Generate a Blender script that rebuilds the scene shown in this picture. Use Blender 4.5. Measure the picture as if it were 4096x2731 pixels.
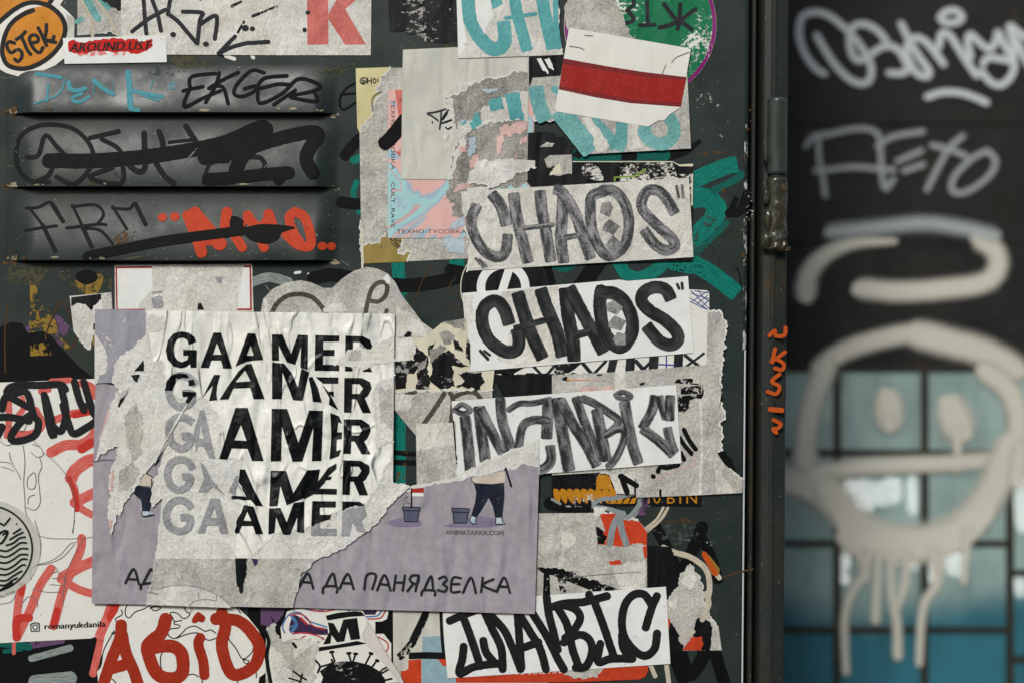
import bpy, math, random
from mathutils import Vector, Matrix
from mathutils.geometry import tessellate_polygon
from mathutils import noise as mnoise

for o in list(bpy.data.objects):
    bpy.data.objects.remove(o)
SC = bpy.context.scene
COL = SC.collection

# ------------------------------------------------------------------ camera, sky, sun, exposure
S = 0.000175            # metres per unit of the drawing grid on the door plane
CX, CY, Z0 = 2048.0, 1365.5, 1.25
D = 0.9956              # camera to door plane
cam = bpy.data.cameras.new('camera')
cam.lens = 50; cam.sensor_width = 36; cam.clip_start = 0.05; cam.clip_end = 2000
cam.dof.use_dof = True; cam.dof.focus_distance = D - 0.001; cam.dof.aperture_fstop = 2.6
camo = bpy.data.objects.new('camera', cam); COL.objects.link(camo)
camo.location = (0, -D, Z0); camo.rotation_euler = (math.pi / 2, 0, 0)
SC.camera = camo

SUN_DIR = Vector((-0.27, -0.82, 0.60)).normalized()     # towards the sun: high on the left, in front of the door
elev = math.asin(SUN_DIR.z)
world = bpy.data.worlds.new('World'); SC.world = world; world.use_nodes = True
wn = world.node_tree.nodes; wl = world.node_tree.links
sky = wn.new('ShaderNodeTexSky'); sky.sky_type = 'NISHITA'; sky.sun_disc = False
sky.sun_elevation = elev; sky.sun_rotation = math.atan2(SUN_DIR.x, SUN_DIR.y)
sky.air_density = 1.2; sky.dust_density = 2.0; sky.ozone_density = 1.0
bg = wn.get('Background') or wn.new('ShaderNodeBackground')
wl.new(sky.outputs[0], bg.inputs[0]); bg.inputs[1].default_value = 0.065
sun = bpy.data.lights.new('sun', 'SUN'); sun.energy = 1.5; sun.angle = math.radians(14); sun.color = (1.0, 0.985, 0.955)
suno = bpy.data.objects.new('sun', sun); COL.objects.link(suno)
suno.rotation_euler = (-SUN_DIR).to_track_quat('-Z', 'Y').to_euler(); suno.location = (-2, -3, 4)
SC.render.engine = 'CYCLES'
SC.view_settings.view_transform = 'Standard'; SC.view_settings.look = 'None'
SC.view_settings.gamma = 1.0; SC.view_settings.use_curve_mapping = False
SC.view_settings.exposure = 0.82
SC.render.resolution_x = 1024; SC.render.resolution_y = 682

# ------------------------------------------------------------------ materials
def lin(r, g=None, b=None):
    if g is None: g = b = r
    f = lambda c: ((c / 255 + 0.055) / 1.055) ** 2.4 if c > 10 else c / 255 / 12.92
    return (f(r), f(g), f(b))

class NB:
    def __init__(s, name, rough=0.6, spec=0.35):
        s.m = bpy.data.materials.new(name); s.m.use_nodes = True
        s.nt = s.m.node_tree; s.nt.nodes.clear()
        s.out = s.nt.nodes.new('ShaderNodeOutputMaterial')
        s.b = s.nt.nodes.new('ShaderNodeBsdfPrincipled')
        s.nt.links.new(s.b.outputs[0], s.out.inputs[0])
        s.b.inputs['Roughness'].default_value = rough
        s.b.inputs['Specular IOR Level'].default_value = spec
        s._pos = None; s._uv = None
    def put(s, sock, v):
        if hasattr(v, 'is_linked') or isinstance(v, bpy.types.NodeSocket): s.nt.links.new(v, sock)
        elif isinstance(v, (tuple, list)) and len(v) == 3 and sock.type == 'RGBA': sock.default_value = (*v, 1)
        else: sock.default_value = v
    def pos(s):
        if not s._pos: s._pos = s.nt.nodes.new('ShaderNodeNewGeometry').outputs['Position']
        return s._pos
    def uv(s):
        if not s._uv:
            t = s.nt.nodes.new('ShaderNodeUVMap'); t.uv_map = 'UVMap'
            q = s.nt.nodes.new('ShaderNodeSeparateXYZ'); s.nt.links.new(t.outputs[0], q.inputs[0])
            s._uv = (q.outputs[0], q.outputs[1])
        return s._uv
    def math(s, op, a, b=0.0, clamp=False):
        n = s.nt.nodes.new('ShaderNodeMath'); n.operation = op; n.use_clamp = clamp
        s.put(n.inputs[0], a); s.put(n.inputs[1], b); return n.outputs[0]
    def comb(s, x, y, z=0.0):
        n = s.nt.nodes.new('ShaderNodeCombineXYZ')
        for i, v in enumerate((x, y, z)): s.put(n.inputs[i], v)
        return n.outputs[0]
    def scaled(s, vec, sc):
        n = s.nt.nodes.new('ShaderNodeVectorMath'); n.operation = 'MULTIPLY'
        s.put(n.inputs[0], vec); n.inputs[1].default_value = sc; return n.outputs[0]
    def noise(s, scale, detail=3, rough=0.55, stretch=None, vec=None, dist=0.0, off=None):
        n = s.nt.nodes.new('ShaderNodeTexNoise')
        v = vec if vec is not None else s.pos()
        if stretch: v = s.scaled(v, stretch)
        if off:
            a = s.nt.nodes.new('ShaderNodeVectorMath'); a.operation = 'ADD'; s.put(a.inputs[0], v); a.inputs[1].default_value = off; v = a.outputs[0]
        s.nt.links.new(v, n.inputs['Vector'])
        n.inputs['Scale'].default_value = scale; n.inputs['Detail'].default_value = detail
        n.inputs['Roughness'].default_value = rough; n.inputs['Distortion'].default_value = dist
        return n.outputs['Fac']
    def thr(s, f, a, b, lo=0.0, hi=1.0):
        n = s.nt.nodes.new('ShaderNodeMapRange'); n.interpolation_type = 'SMOOTHSTEP'
        s.put(n.inputs[0], f); n.inputs[1].default_value = a; n.inputs[2].default_value = b
        n.inputs[3].default_value = lo; n.inputs[4].default_value = hi
        return n.outputs[0]
    def mix(s, f, a, b):
        n = s.nt.nodes.new('ShaderNodeMix'); n.data_type = 'RGBA'
        s.put(n.inputs[0], f); s.put(n.inputs[6], a); s.put(n.inputs[7], b); return n.outputs[2]
    def color(s, c): s.put(s.b.inputs['Base Color'], c); return s
    def bump(s, h, dist, strength=1.0, prev=None):
        n = s.nt.nodes.new('ShaderNodeBump'); n.inputs['Distance'].default_value = dist
        n.inputs['Strength'].default_value = strength; s.put(n.inputs['Height'], h)
        if prev is not None: s.nt.links.new(prev, n.inputs['Normal'])
        s.nt.links.new(n.outputs[0], s.b.inputs['Normal']); return n.outputs[0]
    def alpha(s, f):
        t = s.nt.nodes.new('ShaderNodeBsdfTransparent'); mx = s.nt.nodes.new('ShaderNodeMixShader')
        s.put(mx.inputs[0], f); s.nt.links.new(t.outputs[0], mx.inputs[1]); s.nt.links.new(s.b.outputs[0], mx.inputs[2])
        s.nt.links.new(mx.outputs[0], s.out.inputs[0]); return s

def sc(c, k): return tuple(min(1, x * k) for x in c)

def wrinkle(n, wr):
    # creases of wet-pasted paper: long soft folds that run down the sheet, plus fine tooth
    w = n.noise(70, 1.2, 0.45, stretch=(1.0, 1.0, 0.3), dist=0.5)
    f = n.noise(1500, 2, 0.6)
    p = n.bump(w, 0.007 * wr, 1.0)
    if wr > 0.8:
        cn = n.noise(32, 2, 0.5, stretch=(1.0, 1.0, 0.4), dist=0.8, off=(6.0, 1.0, 2.0))
        p = n.bump(n.thr(n.math('ABSOLUTE', n.math('SUBTRACT', cn, 0.5)), 0.0, 0.035, 1, 0), 0.0011, 0.9, p)
        p = n.bump(n.noise(210, 2, 0.5), 0.0008, 0.7, p)
    return n.bump(f, 0.00012, 0.6, p)

def paper(name, col, mott=0.12, wr=0.35, rough=0.55, dirt=0.15, spec=0.3):
    n = NB(name, rough, spec)
    a = n.thr(n.noise(45, 4, 0.6), 0.35, 0.7)
    c = n.mix(a, col, sc(col, 1 - mott))
    b = n.thr(n.noise(900, 3, 0.7), 0.52, 0.75)
    c = n.mix(n.math('MULTIPLY', b, dirt), c, sc(col, 0.55))
    c = n.mix(n.math('MULTIPLY', n.thr(n.noise(15, 4, 0.6, off=(1, 9, 5)), 0.5, 0.7), 0.22), c, (col[0] * 0.93, col[1] * 0.86, col[2] * 0.68))
    c = n.mix(n.math('MULTIPLY', n.thr(n.noise(26, 5, 0.65, off=(8, 3, 1)), 0.56, 0.78), 0.3), c, sc(col, 0.6))
    c = n.mix(n.math('MULTIPLY', n.thr(n.noise(420, 2, 0.5, off=(2, 2, 9)), 0.70, 0.76), 0.6), c, sc(col, 0.3))
    n.color(c); wrinkle(n, wr); return n.m

def fibre(name, c1, c2, tint=None, fs=420, wr=0.55, bs=1.0):
    # torn paper: matted stringy fibres, soft pulp relief
    n = NB(name, 0.85, 0.1)
    a = n.noise(fs, 4, 0.62, dist=2.5)
    s_ = n.noise(150, 6, 0.68, dist=4.0, off=(1.1, 4.0, 0.6))
    b = n.noise(48, 4, 0.6)
    f = n.math('ADD', n.math('ADD', n.math('MULTIPLY', a, 0.4), n.math('MULTIPLY', s_, 0.4)), n.math('MULTIPLY', b, 0.35))
    c = n.mix(n.thr(f, 0.42, 0.72), c1, c2)
    if tint:
        t = n.thr(n.noise(110, 3, 0.6, off=(3.1, 1.7, 8.2)), 0.56, 0.7)
        c = n.mix(n.math('MULTIPLY', t, 0.35), c, tint)
    c = n.mix(n.math('MULTIPLY', n.thr(n.noise(19, 4, 0.6, off=(1, 9, 5)), 0.5, 0.7), 0.22), c, (c2[0] * 0.86, c2[1] * 0.8, c2[2] * 0.62))
    c = n.mix(n.thr(n.noise(30, 3, 0.5, off=(7, 1, 3)), 0.55, 0.75, 0.0, 0.5), c, sc(c2, 1.12))
    n.color(c)
    p = n.bump(n.noise(80, 3, 0.55, stretch=(1, 1, 0.55), dist=0.5), 0.005 * wr, 1.0)
    p = n.bump(s_, 0.0011 * bs, 0.9, p)
    n.bump(a, 0.00035 * bs, 0.8, p); return n.m

def ink(name, col, worn=0.0, wcol=(0.55, 0.54, 0.5), rough=0.5, spec=0.16, ws=330, wr=0.35, var=0.2, bias=0.0):
    # printed or painted flat colour, rubbed through to the sheet where worn > 0
    n = NB(name, rough, spec)
    c = n.mix(n.thr(n.noise(160, 4, 0.65), 0.3, 0.75), col, sc(col, 1 - var))
    sp = n.thr(n.noise(1400, 2, 0.6), 0.68, 0.74)
    c = n.mix(n.math('MULTIPLY', sp, 0.5), c, wcol)
    if worn > 0:
        big = n.noise(38, 2, 0.5, off=(5.5, 0, 2.0))
        f = n.math('ADD', n.math('MULTIPLY', n.noise(ws, 5, 0.7, stretch=(1, 1, 1.6)), 0.7), n.math('MULTIPLY', big, 0.5))
        t = 0.86 - 0.42 * worn
        c = n.mix(n.thr(f, t, t + 0.02), c, wcol)
    n.color(c); wrinkle(n, wr); return n.m

def flake(name, col, keep, scale=300, rough=0.5, stretch=(1, 1, 1), var=0.25, detail=6):
    # paint or print of which only flakes are left (what lies below shows between them)
    n = NB(name, rough + .1, 0.12)
    n.color(n.mix(n.noise(120, 4), col, sc(col, 1 - var)))
    f = n.math('ADD', n.math('MULTIPLY', n.noise(scale, detail, 0.7, stretch=stretch), 0.65), n.math('MULTIPLY', n.noise(scale / 7, 2, 0.5), 0.35))
    t = 0.5 + 0.22 * (0.5 - keep) * 2
    n.alpha(n.thr(f, t - 0.015, t + 0.015)); return n.m

def marker(name, dark, light, edge=0.05, grain=0.5, grad=0.2, fuzz=0.16):
    # broad felt marker: darker rims, lengthwise streaks, paper tooth
    n = NB(name, 0.6, 0.2); u, v = n.uv()
    e = n.math('POWER', n.math('ABSOLUTE', v), 2.0)
    st = n.noise(1.0, 1.6, 0.5, vec=n.comb(n.math('MULTIPLY', u, 0.014), n.math('MULTIPLY', v, 1.15), 0))
    gr = n.noise(850, 3, 0.7)
    f = n.math('ADD', n.math('MULTIPLY', e, edge), n.math('MULTIPLY', st, 1.1))
    f = n.math('ADD', f, n.math('MULTIPLY', n.math('SUBTRACT', gr, 0.5), grain))
    f = n.math('ADD', f, n.math('MULTIPLY', v, grad))
    c = n.mix(n.thr(f, 0.22, 0.74), light, dark)
    n.color(c); n.bump(gr, 0.00012, 0.5)
    rim = n.math('ADD', n.math('SUBTRACT', 1.0, n.math('ABSOLUTE', v)), n.math('MULTIPLY', n.noise(600, 3, 0.7), 0.22))
    n.alpha(n.thr(rim, 0.09, 0.09 + fuzz)); return n.m

def brush(name, col, dark, gaps=0.35, rough=0.4, streak=5.0, soft=0.06):
    # house paint or broad marker on steel, dry-brushed: streaks along the stroke with gaps
    n = NB(name, rough + 0.1, 0.08); u, v = n.uv()
    st = n.noise(1.0, 4, 0.65, vec=n.comb(n.math('MULTIPLY', u, 0.02), n.math('MULTIPLY', v, streak), 0))
    n.color(n.mix(n.thr(st, 0.35, 0.65), col, dark))
    e = n.math('POWER', n.math('ABSOLUTE', v), 8.0)
    f = n.math('SUBTRACT', n.math('ADD', st, n.math('MULTIPLY', n.noise(420, 3), 0.25)), n.math('MULTIPLY', e, 0.12))
    t = 0.25 + gaps * 0.5
    n.alpha(n.thr(f, t, t + soft)); n.bump(st, 0.0004, 0.6); return n.m

def spray(name, col, edge=0.45, op=1.0):
    n = NB(name, 0.55, 0.3); u, v = n.uv()
    n.color(n.mix(n.noise(12, 4), col, sc(col, 0.82)))
    a = n.thr(n.math('ABSOLUTE', v), edge, 1.0, op, 0.0)
    n.alpha(a); return n.m

def plain(name, col, rough=0.5, spec=0.2, metal=0.0, var=0.25, vs=60, bs=0.0):
    n = NB(name, rough, spec)
    n.b.inputs['Metallic'].default_value = metal
    n.color(n.mix(n.noise(vs, 5, 0.6), col, sc(col, 1 - var)))
    if bs: n.bump(n.noise(900, 3), bs, 0.6)
    return n.m

def steel(name, col, rough=0.36, rust=0.3, spec=0.22):
    n = NB(name, rough, spec)
    c = n.mix(n.thr(n.noise(14, 5, 0.65), 0.3, 0.7), col, (col[0] * 1.45, col[1] * 1.25, col[2] * 0.95))
    c = n.mix(n.thr(n.noise(700, 2, 0.5), 0.60, 0.75), c, sc(col, 1.9))
    sp = n.thr(n.noise(520, 2, 0.5, off=(1, 7, 3)), 0.71, 0.745)
    c = n.mix(sp, c, lin(120, 122, 112))
    scr = n.thr(n.noise(240, 3, 0.5, stretch=(0.25, 1, 1.6), dist=1.5), 0.70, 0.74)
    c = n.mix(n.math('MULTIPLY', scr, 0.45), c, lin(95, 98, 92))
    rf = n.math('ADD', n.math('MULTIPLY', n.noise(22, 3, 0.5, off=(9, 2, 4)), 0.6), n.math('MULTIPLY', n.noise(260, 4, 0.7), 0.4))
    r = n.thr(rf, 0.66 - 0.1 * rust, 0.70 - 0.1 * rust)
    c = n.mix(n.math('MULTIPLY', r, 0.7), c, lin(62, 48, 30))
    n.color(c)
    n.put(n.b.inputs['Roughness'], n.thr(n.noise(35, 4), 0.3, 0.7, rough - 0.07, rough + 0.14))
    p = n.bump(n.noise(9, 2), 0.004, 0.25)
    n.bump(n.noise(800, 3), 0.00006, 0.6, p); return n.m

def marble(name, cols):
    n = NB(name, 0.5, 0.3)
    w = n.noise(11, 3, 0.5, dist=2.2, off=(4.2, 0, 1.3))
    a = n.thr(w, 0.47, 0.53); c = n.mix(a, cols[0], cols[1])
    ln = n.thr(n.math('ABSOLUTE', n.math('SUBTRACT', w, 0.5)), 0.006, 0.02, 1, 0)
    c = n.mix(n.math('MULTIPLY', ln, 0.55), c, cols[2])
    ln2 = n.thr(n.math('ABSOLUTE', n.math('SUBTRACT', w, 0.585)), 0.005, 0.016, 1, 0)
    c = n.mix(n.math('MULTIPLY', ln2, 0.6), c, cols[3])
    n.color(c); wrinkle(n, 0.2); return n.m

MT = {}
STEEL = lin(33, 43, 44)
MT['steel'] = steel('door_paint', STEEL)
MT['louvre'] = steel('louvre_paint', sc(STEEL, 0.85), 0.34, 0.3, 0.2)
MT['steel_post'] = steel('post_paint', lin(37, 42, 41), 0.4, 0.9)
MT['gap'] = plain('dark_gap', lin(12, 12, 12), 0.9, 0.1)
MT['rust'] = flake('rust_stain', lin(92, 66, 34), 0.4, 160)
MT['rustline'] = brush('rust_line', lin(84, 58, 34), lin(60, 44, 28), 0.25)
MT['white'] = paper('white_paper', lin(222, 221, 213))
MT['white2'] = paper('white_sticker_paper', lin(217, 218, 214), 0.1, 0.2)
MT['whitew'] = paper('wrinkled_white_paper', lin(224, 224, 215), 0.08, 1.35, 0.42, 0.1, 0.4)
MT['vinyl'] = paper('white_vinyl', lin(214, 213, 205), 0.06, 0.12, 0.35, 0.05, 0.4)
MT['greyp'] = paper('thin_grey_paper', lin(190, 190, 178), 0.14, 0.5)
MT['cream'] = paper('cream_paper', lin(206, 200, 176), 0.15, 0.4)
MT['yellow'] = paper('pale_yellow_paper', lin(196, 188, 138), 0.12, 0.3)
MT['ochre'] = paper('ochre_paper', lin(142, 122, 58), 0.15, 0.3)
MT['lilac'] = ink('lilac_print', lin(155, 150, 156), 0, wr=0.78, var=0.2, rough=0.55)
MT['lilacworn'] = ink('worn_lilac_print', lin(150, 148, 156), 0.35, lin(205, 203, 195), wr=0.6, ws=420)
MT['lilacdark'] = ink('dark_lilac_print', lin(118, 112, 126), 0, wr=0.6)
MT['fibW'] = fibre('torn_white_fibre', lin(188, 187, 178), lin(229, 229, 221), lin(190, 190, 198))
MT['fib'] = fibre('torn_grey_fibre', lin(142, 140, 132), lin(206, 204, 195), lin(160, 160, 176))
MT['fibD'] = fibre('torn_dark_fibre', lin(100, 99, 93), lin(178, 175, 166), lin(150, 148, 158))
MT['fibL'] = fibre('torn_light_fibre', lin(172, 170, 160), lin(222, 220, 211), lin(188, 188, 198), bs=0.6)
MT['ghost'] = fibre('ghost_print', lin(120, 120, 122), lin(172, 172, 172), lin(140, 140, 156))
MT['ghostD'] = fibre('dark_ghost_print', lin(52, 48, 42), lin(96, 90, 80))
MT['tealfib'] = fibre('teal_ink_in_fibre', lin(72, 134, 134), lin(126, 178, 175), bs=0.5)
MT['tealflat'] = fibre('teal_marker_ink', lin(70, 140, 142), lin(104, 168, 168), fs=300, bs=0.3)
MT['pinkfib'] = fibre('pink_ink_in_fibre', lin(184, 146, 138), lin(214, 184, 176), bs=0.6)
MT['bluefib'] = fibre('blue_ink_in_fibre', lin(142, 160, 170), lin(186, 200, 204), bs=0.6)
MT['redfib'] = fibre('red_ink_in_fibre', lin(176, 90, 82), lin(200, 120, 111), fs=400, bs=0.4)
MT['black'] = ink('black_print', lin(11, 14, 15), 0.0, lin(120, 120, 114), var=0.3)
MT['blackg'] = ink('black_poster_ink', lin(9, 13, 15), 0.06, lin(150, 150, 144), rough=0.36, spec=0.3, wr=1.35, var=0.3)
MT['blackworn'] = ink('rubbed_black_print', lin(10, 12, 12), 0.62, lin(196, 194, 184), ws=420)
MT['blackworn2'] = ink('scuffed_black_print', lin(11, 12, 14), 0.42, lin(150, 148, 142), ws=200)
MT['blackfl'] = flake('black_print_flakes', lin(11, 11, 11), 0.62, 260)
MT['whitefl'] = flake('white_scuffs', lin(196, 194, 186), 0.3, 420)
MT['mk'] = marker('grey_marker_ink', lin(48, 52, 53), lin(156, 153, 153), grain=0.9, grad=0.06, fuzz=0.24)
MT['mk2'] = marker('black_marker_ink', lin(17, 20, 20), lin(62, 64, 64), grain=0.5, grad=0.12, fuzz=0.1)
MT['mk3'] = marker('charcoal_marker_ink', lin(34, 37, 38), lin(132, 130, 132), grain=0.7, grad=0.12, fuzz=0.3)
MT['mk4'] = marker('solid_marker_ink', lin(12, 15, 15), lin(26, 29, 29), grain=0.3, grad=0.1, fuzz=0.08)
MT['mkhole'] = fibre('half_dry_marker_ink', lin(66, 70, 70), lin(164, 162, 158), fs=380, bs=0.3)
MT['pen'] = marker('black_pen', lin(14, 18, 22), lin(44, 46, 50), grain=0.5, grad=0.05, fuzz=0.08)
MT['pensoft'] = plain('thin_pencil', lin(110, 110, 106), 0.7, 0.2)
MT['bluepen'] = plain('blue_ballpoint', lin(52, 66, 140), 0.5, 0.3)
MT['redmk'] = brush('red_marker', lin(184, 66, 58), lin(206, 116, 106), 0.12, 0.5, 7.0)
MT['redmkd'] = brush('strong_red_marker', lin(172, 42, 34), lin(188, 62, 52), 0.05, 0.5, 7.0)
MT['red'] = ink('red_print', lin(160, 38, 30), 0, rough=0.45)
MT['redflag'] = ink('red_stripe_ink', lin(150, 32, 26), 0, rough=0.4, wr=0.15, var=0.2)
MT['redfdk'] = ink('dark_red_stripe_edge', lin(118, 34, 36), 0, rough=0.4, wr=0.15)
MT['redpaint'] = flake('red_brush_paint', lin(196, 34, 28), 0.9, 300)
MT['pinkpaint'] = flake('pink_smear', lin(222, 130, 124), 0.5, 300)
MT['globe_red'] = ink('globe_red_paint', lin(150, 42, 20), 0, rough=0.5, var=0.12)
MT['orange'] = ink('orange_print', lin(200, 128, 36), 0, rough=0.45, var=0.15)
MT['orangeworn'] = ink('worn_orange_print', lin(190, 62, 30), 0.32, lin(176, 172, 162))
MT['orangered'] = ink('orange_red_print', lin(182, 60, 32), 0.12, lin(200, 196, 186))
MT['amber'] = ink('amber_print', lin(182, 122, 24), 0.18, lin(196, 190, 170))
MT['paint_orange'] = brush('orange_paint_marker', lin(188, 70, 42), lin(166, 54, 32), -0.2, 0.45)
MT['paint_orange2'] = brush('rusty_orange_paint', lin(186, 84, 28), lin(160, 66, 24), -0.1, 0.5)
MT['paint_cyan'] = brush('cyan_paint_marker', lin(88, 158, 168), lin(58, 116, 126), 0.42, 0.45, 9.0)
MT['paint_black'] = brush('black_paint_marker', lin(9, 10, 10), lin(20, 20, 19), 0.06, 0.5, 5.0, 0.14)
MT['paint_blackg'] = brush('dry_black_paint', lin(9, 11, 11), lin(15, 17, 16), 0.24, 0.45, 7.0)
MT['faded'] = brush('faded_black_marker', lin(24, 26, 24), lin(31, 33, 31), 0.08, 0.5)
MT['green'] = brush('green_brush_paint', lin(18, 122, 106), lin(10, 86, 78), 0.13, 0.4, 9.0)
MT['greend'] = brush('green_dry_paint', lin(14, 96, 84), lin(12, 70, 64), 0.22, 0.4, 9.0)
MT['greenp'] = ink('green_print', lin(16, 112, 74), 0.5, lin(208, 208, 200), ws=260)
MT['greenf'] = ink('solid_green_print', lin(14, 108, 70), 0.0, lin(208, 208, 200))
MT['magenta'] = ink('magenta_rim_print', lin(124, 28, 104), 0.42, lin(206, 204, 198))
MT['purple'] = flake('purple_spray', lin(96, 70, 102), 0.6, 200)
MT['ochrefl'] = flake('ochre_paint_remains', lin(140, 112, 44), 0.55, 180)
MT['olivefl'] = flake('olive_dust', lin(74, 72, 50), 0.45, 220)
MT['blackmass'] = flake('black_spray_patch', lin(9, 11, 11), 0.97, 150)
MT['cream_paint'] = brush('cream_paint', lin(204, 194, 172), lin(150, 142, 126), 0.3, 0.5)
MT['grey_paint'] = brush('thin_grey_paint', lin(150, 158, 152), lin(92, 102, 98), 0.3, 0.5, 8.0)
MT['silver'] = brush('silver_paint_marker', lin(148, 154, 154), lin(104, 112, 114), 0.2, 0.35)
MT['white_paint'] = plain('white_paint', lin(222, 222, 216), 0.45)
MT['curl'] = paper('sticker_back', lin(196, 190, 182), 0.1, 0.2)
n = NB('cloudy_clear_film', 0.3, 0.3); n.color(n.mix(n.noise(80, 3), lin(190, 190, 178), lin(206, 206, 196))); n.alpha(0.55); MT['clear'] = n.m
MT['ltblue'] = ink('pale_blue_print', lin(136, 164, 172), 0.05, lin(190, 190, 184))
MT['marble'] = marble('pink_blue_marbling', [lin(208, 166, 158), lin(150, 192, 192), lin(110, 164, 190), lin(210, 120, 114)])
MT['navy'] = ink('navy_print', lin(27, 31, 46), 0, wr=0.5, var=0.3)
MT['greyblue'] = ink('grey_blue_print', lin(86, 88, 108), 0, wr=0.5)
MT['beige'] = ink('beige_print', lin(196, 184, 168), 0, wr=0.5)
MT['lilacshade'] = ink('violet_print', lin(126, 118, 140), 0, wr=0.5)
MT['anablue'] = ink('blue_print', lin(70, 116, 160), 0.1, lin(200, 200, 196))
MT['anared'] = ink('crimson_print', lin(178, 52, 56), 0.1, lin(200, 200, 196))
MT['anapurple'] = ink('dark_violet_print', lin(54, 36, 66), 0.22, lin(180, 176, 176))
MT['purplep'] = ink('violet_paper', lin(58, 42, 84), 0)
MT['lime'] = ink('lime_print', lin(126, 156, 62), 0)

n = NB('torn_fibre_rim', 0.9, 0.1); u, v = n.uv()
n.color(n.mix(n.noise(300, 3), lin(188, 187, 178), lin(226, 226, 218)))
f = n.math('ADD', n.math('MULTIPLY', n.math('SUBTRACT', 1.0, n.math('ABSOLUTE', v)), 0.45), n.math('MULTIPLY', n.noise(380, 4, 0.7, dist=2.0), 0.8))
n.alpha(n.thr(f, 0.54, 0.72)); MT['rim'] = n.m
MT['scratch'] = flake('fine_scratch', lin(112, 116, 110), 0.5, 500)
MT['scratch_dark'] = flake('dark_scratch', lin(14, 15, 15), 0.55, 300)
MT['glue'] = flake('glue_residue', lin(68, 73, 68), 0.34, 260, 0.6)
MT['chip'] = flake('paint_chip', lin(150, 140, 116), 0.55, 240)

# ------------------------------------------------------------------ drawing on the door plane
RND = random.Random(7)
FR = [0.0, 0.0, 1.0]
def fr(x, y, k): FR[:] = [x, y, k]
K1100, K1000, K1400 = 1100 / 2352, 1000 / 2352, 1400 / 2352

def parse(s):
    pts, torn, t, buf = [], [], False, []
    for w in s.split():
        if w == '~': t = True; continue
        buf.append(float(w))
        if len(buf) == 2:
            pts.append((FR[0] + buf[0] * FR[2], FR[1] + buf[1] * FR[2])); torn.append(t); t = False; buf = []
    return pts, torn

def tear_edge(a, b, amp, out, r):
    L = math.hypot(b[0] - a[0], b[1] - a[1]); n = max(2, int(L / 5))
    nx, ny = -(b[1] - a[1]) / (L + 1e-9), (b[0] - a[0]) / (L + 1e-9)
    sd = r.uniform(0, 99)
    for i in range(n):
        t = i / n
        w = min(1, 6 * t, 6 * (1 - t))
        d = amp * (mnoise.noise((sd + t * L / 26, sd, 1.3)) * 1.3 + mnoise.noise((sd + t * L / 9, 4.1, sd)) * 0.6) * w + r.uniform(-0.28, 0.28) * amp * 0.6
        out.append((a[0] + (b[0] - a[0]) * t + nx * d, a[1] + (b[1] - a[1]) * t + ny * d))

def cr(p0, p1, p2, p3, t):
    f = lambda a, b, c, d: 0.5 * (2 * b + (c - a) * t + (2 * a - 5 * b + 4 * c - d) * t * t + (3 * b - a - 3 * c + d) * t ** 3)
    return (f(p0[0], p1[0], p2[0], p3[0]), f(p0[1], p1[1], p2[1], p3[1]))

def smooth(p, closed=False, step=7.0):
    n = len(p)
    if n < 3 and not closed:
        L = math.dist(p[0], p[1]); m = max(2, int(L / step))
        return [(p[0][0] + (p[1][0] - p[0][0]) * i / m, p[0][1] + (p[1][1] - p[0][1]) * i / m) for i in range(m + 1)]
    out = []
    for i in range(n if closed else n - 1):
        g = (lambda j: p[j % n]) if closed else (lambda j: p[max(0, min(n - 1, j))])
        m = max(2, int(math.dist(g(i), g(i + 1)) / step))
        for k in range(m): out.append(cr(g(i - 1), g(i), g(i + 1), g(i + 2), k / m))
    if not closed: out.append(p[-1])
    return out

def poly(s, holes=(), amp=9.0, sm=False):
    pts, torn = parse(s); tears = []
    if sm: o = smooth(pts, True)
    else:
        o = []; n = len(pts); cur = []
        for i in range(n):
            j = (i + 1) % n
            if torn[j]:
                k0 = len(o); tear_edge(pts[i], pts[j], amp, o, RND); cur += o[k0:]
            else:
                if len(cur) > 8: tears.append(cur)
                cur = []; o.append(pts[i])
        if len(cur) > 8: tears.append(cur)
    hs = []
    for h in holes:
        hp, _ = parse(h); hs.append(smooth(hp, True) if sm else hp)
    return ('p', o, hs, tears)

def ell(cx, cy, rx, ry, n=28, jit=0.0):
    o = []
    for i in range(n):
        a = 2 * math.pi * i / n; q = 1 + RND.uniform(-jit, jit)
        o.append((FR[0] + (cx + rx * q * math.cos(a)) * FR[2], FR[1] + (cy + ry * q * math.sin(a)) * FR[2]))
    return ('p', o, [])

def st(s, w, cap='r', sm=True, jit=0.05, w2=None):
    pts, _ = parse(s)
    c = smooth(pts) if sm else smooth_lin(pts)
    return ('s', c, w * FR[2] / 2, (w if w2 is None else w2) * FR[2] / 2, cap, jit)

def smooth_lin(p, step=7.0):
    out = []
    for a, b in zip(p, p[1:]):
        m = max(1, int(math.dist(a, b) / step))
        out += [(a[0] + (b[0] - a[0]) * i / m, a[1] + (b[1] - a[1]) * i / m) for i in range(m)]
    return out + [p[-1]]

def sts(w, *ss, **k): return [st(s, w, **k) for s in ss]

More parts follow.
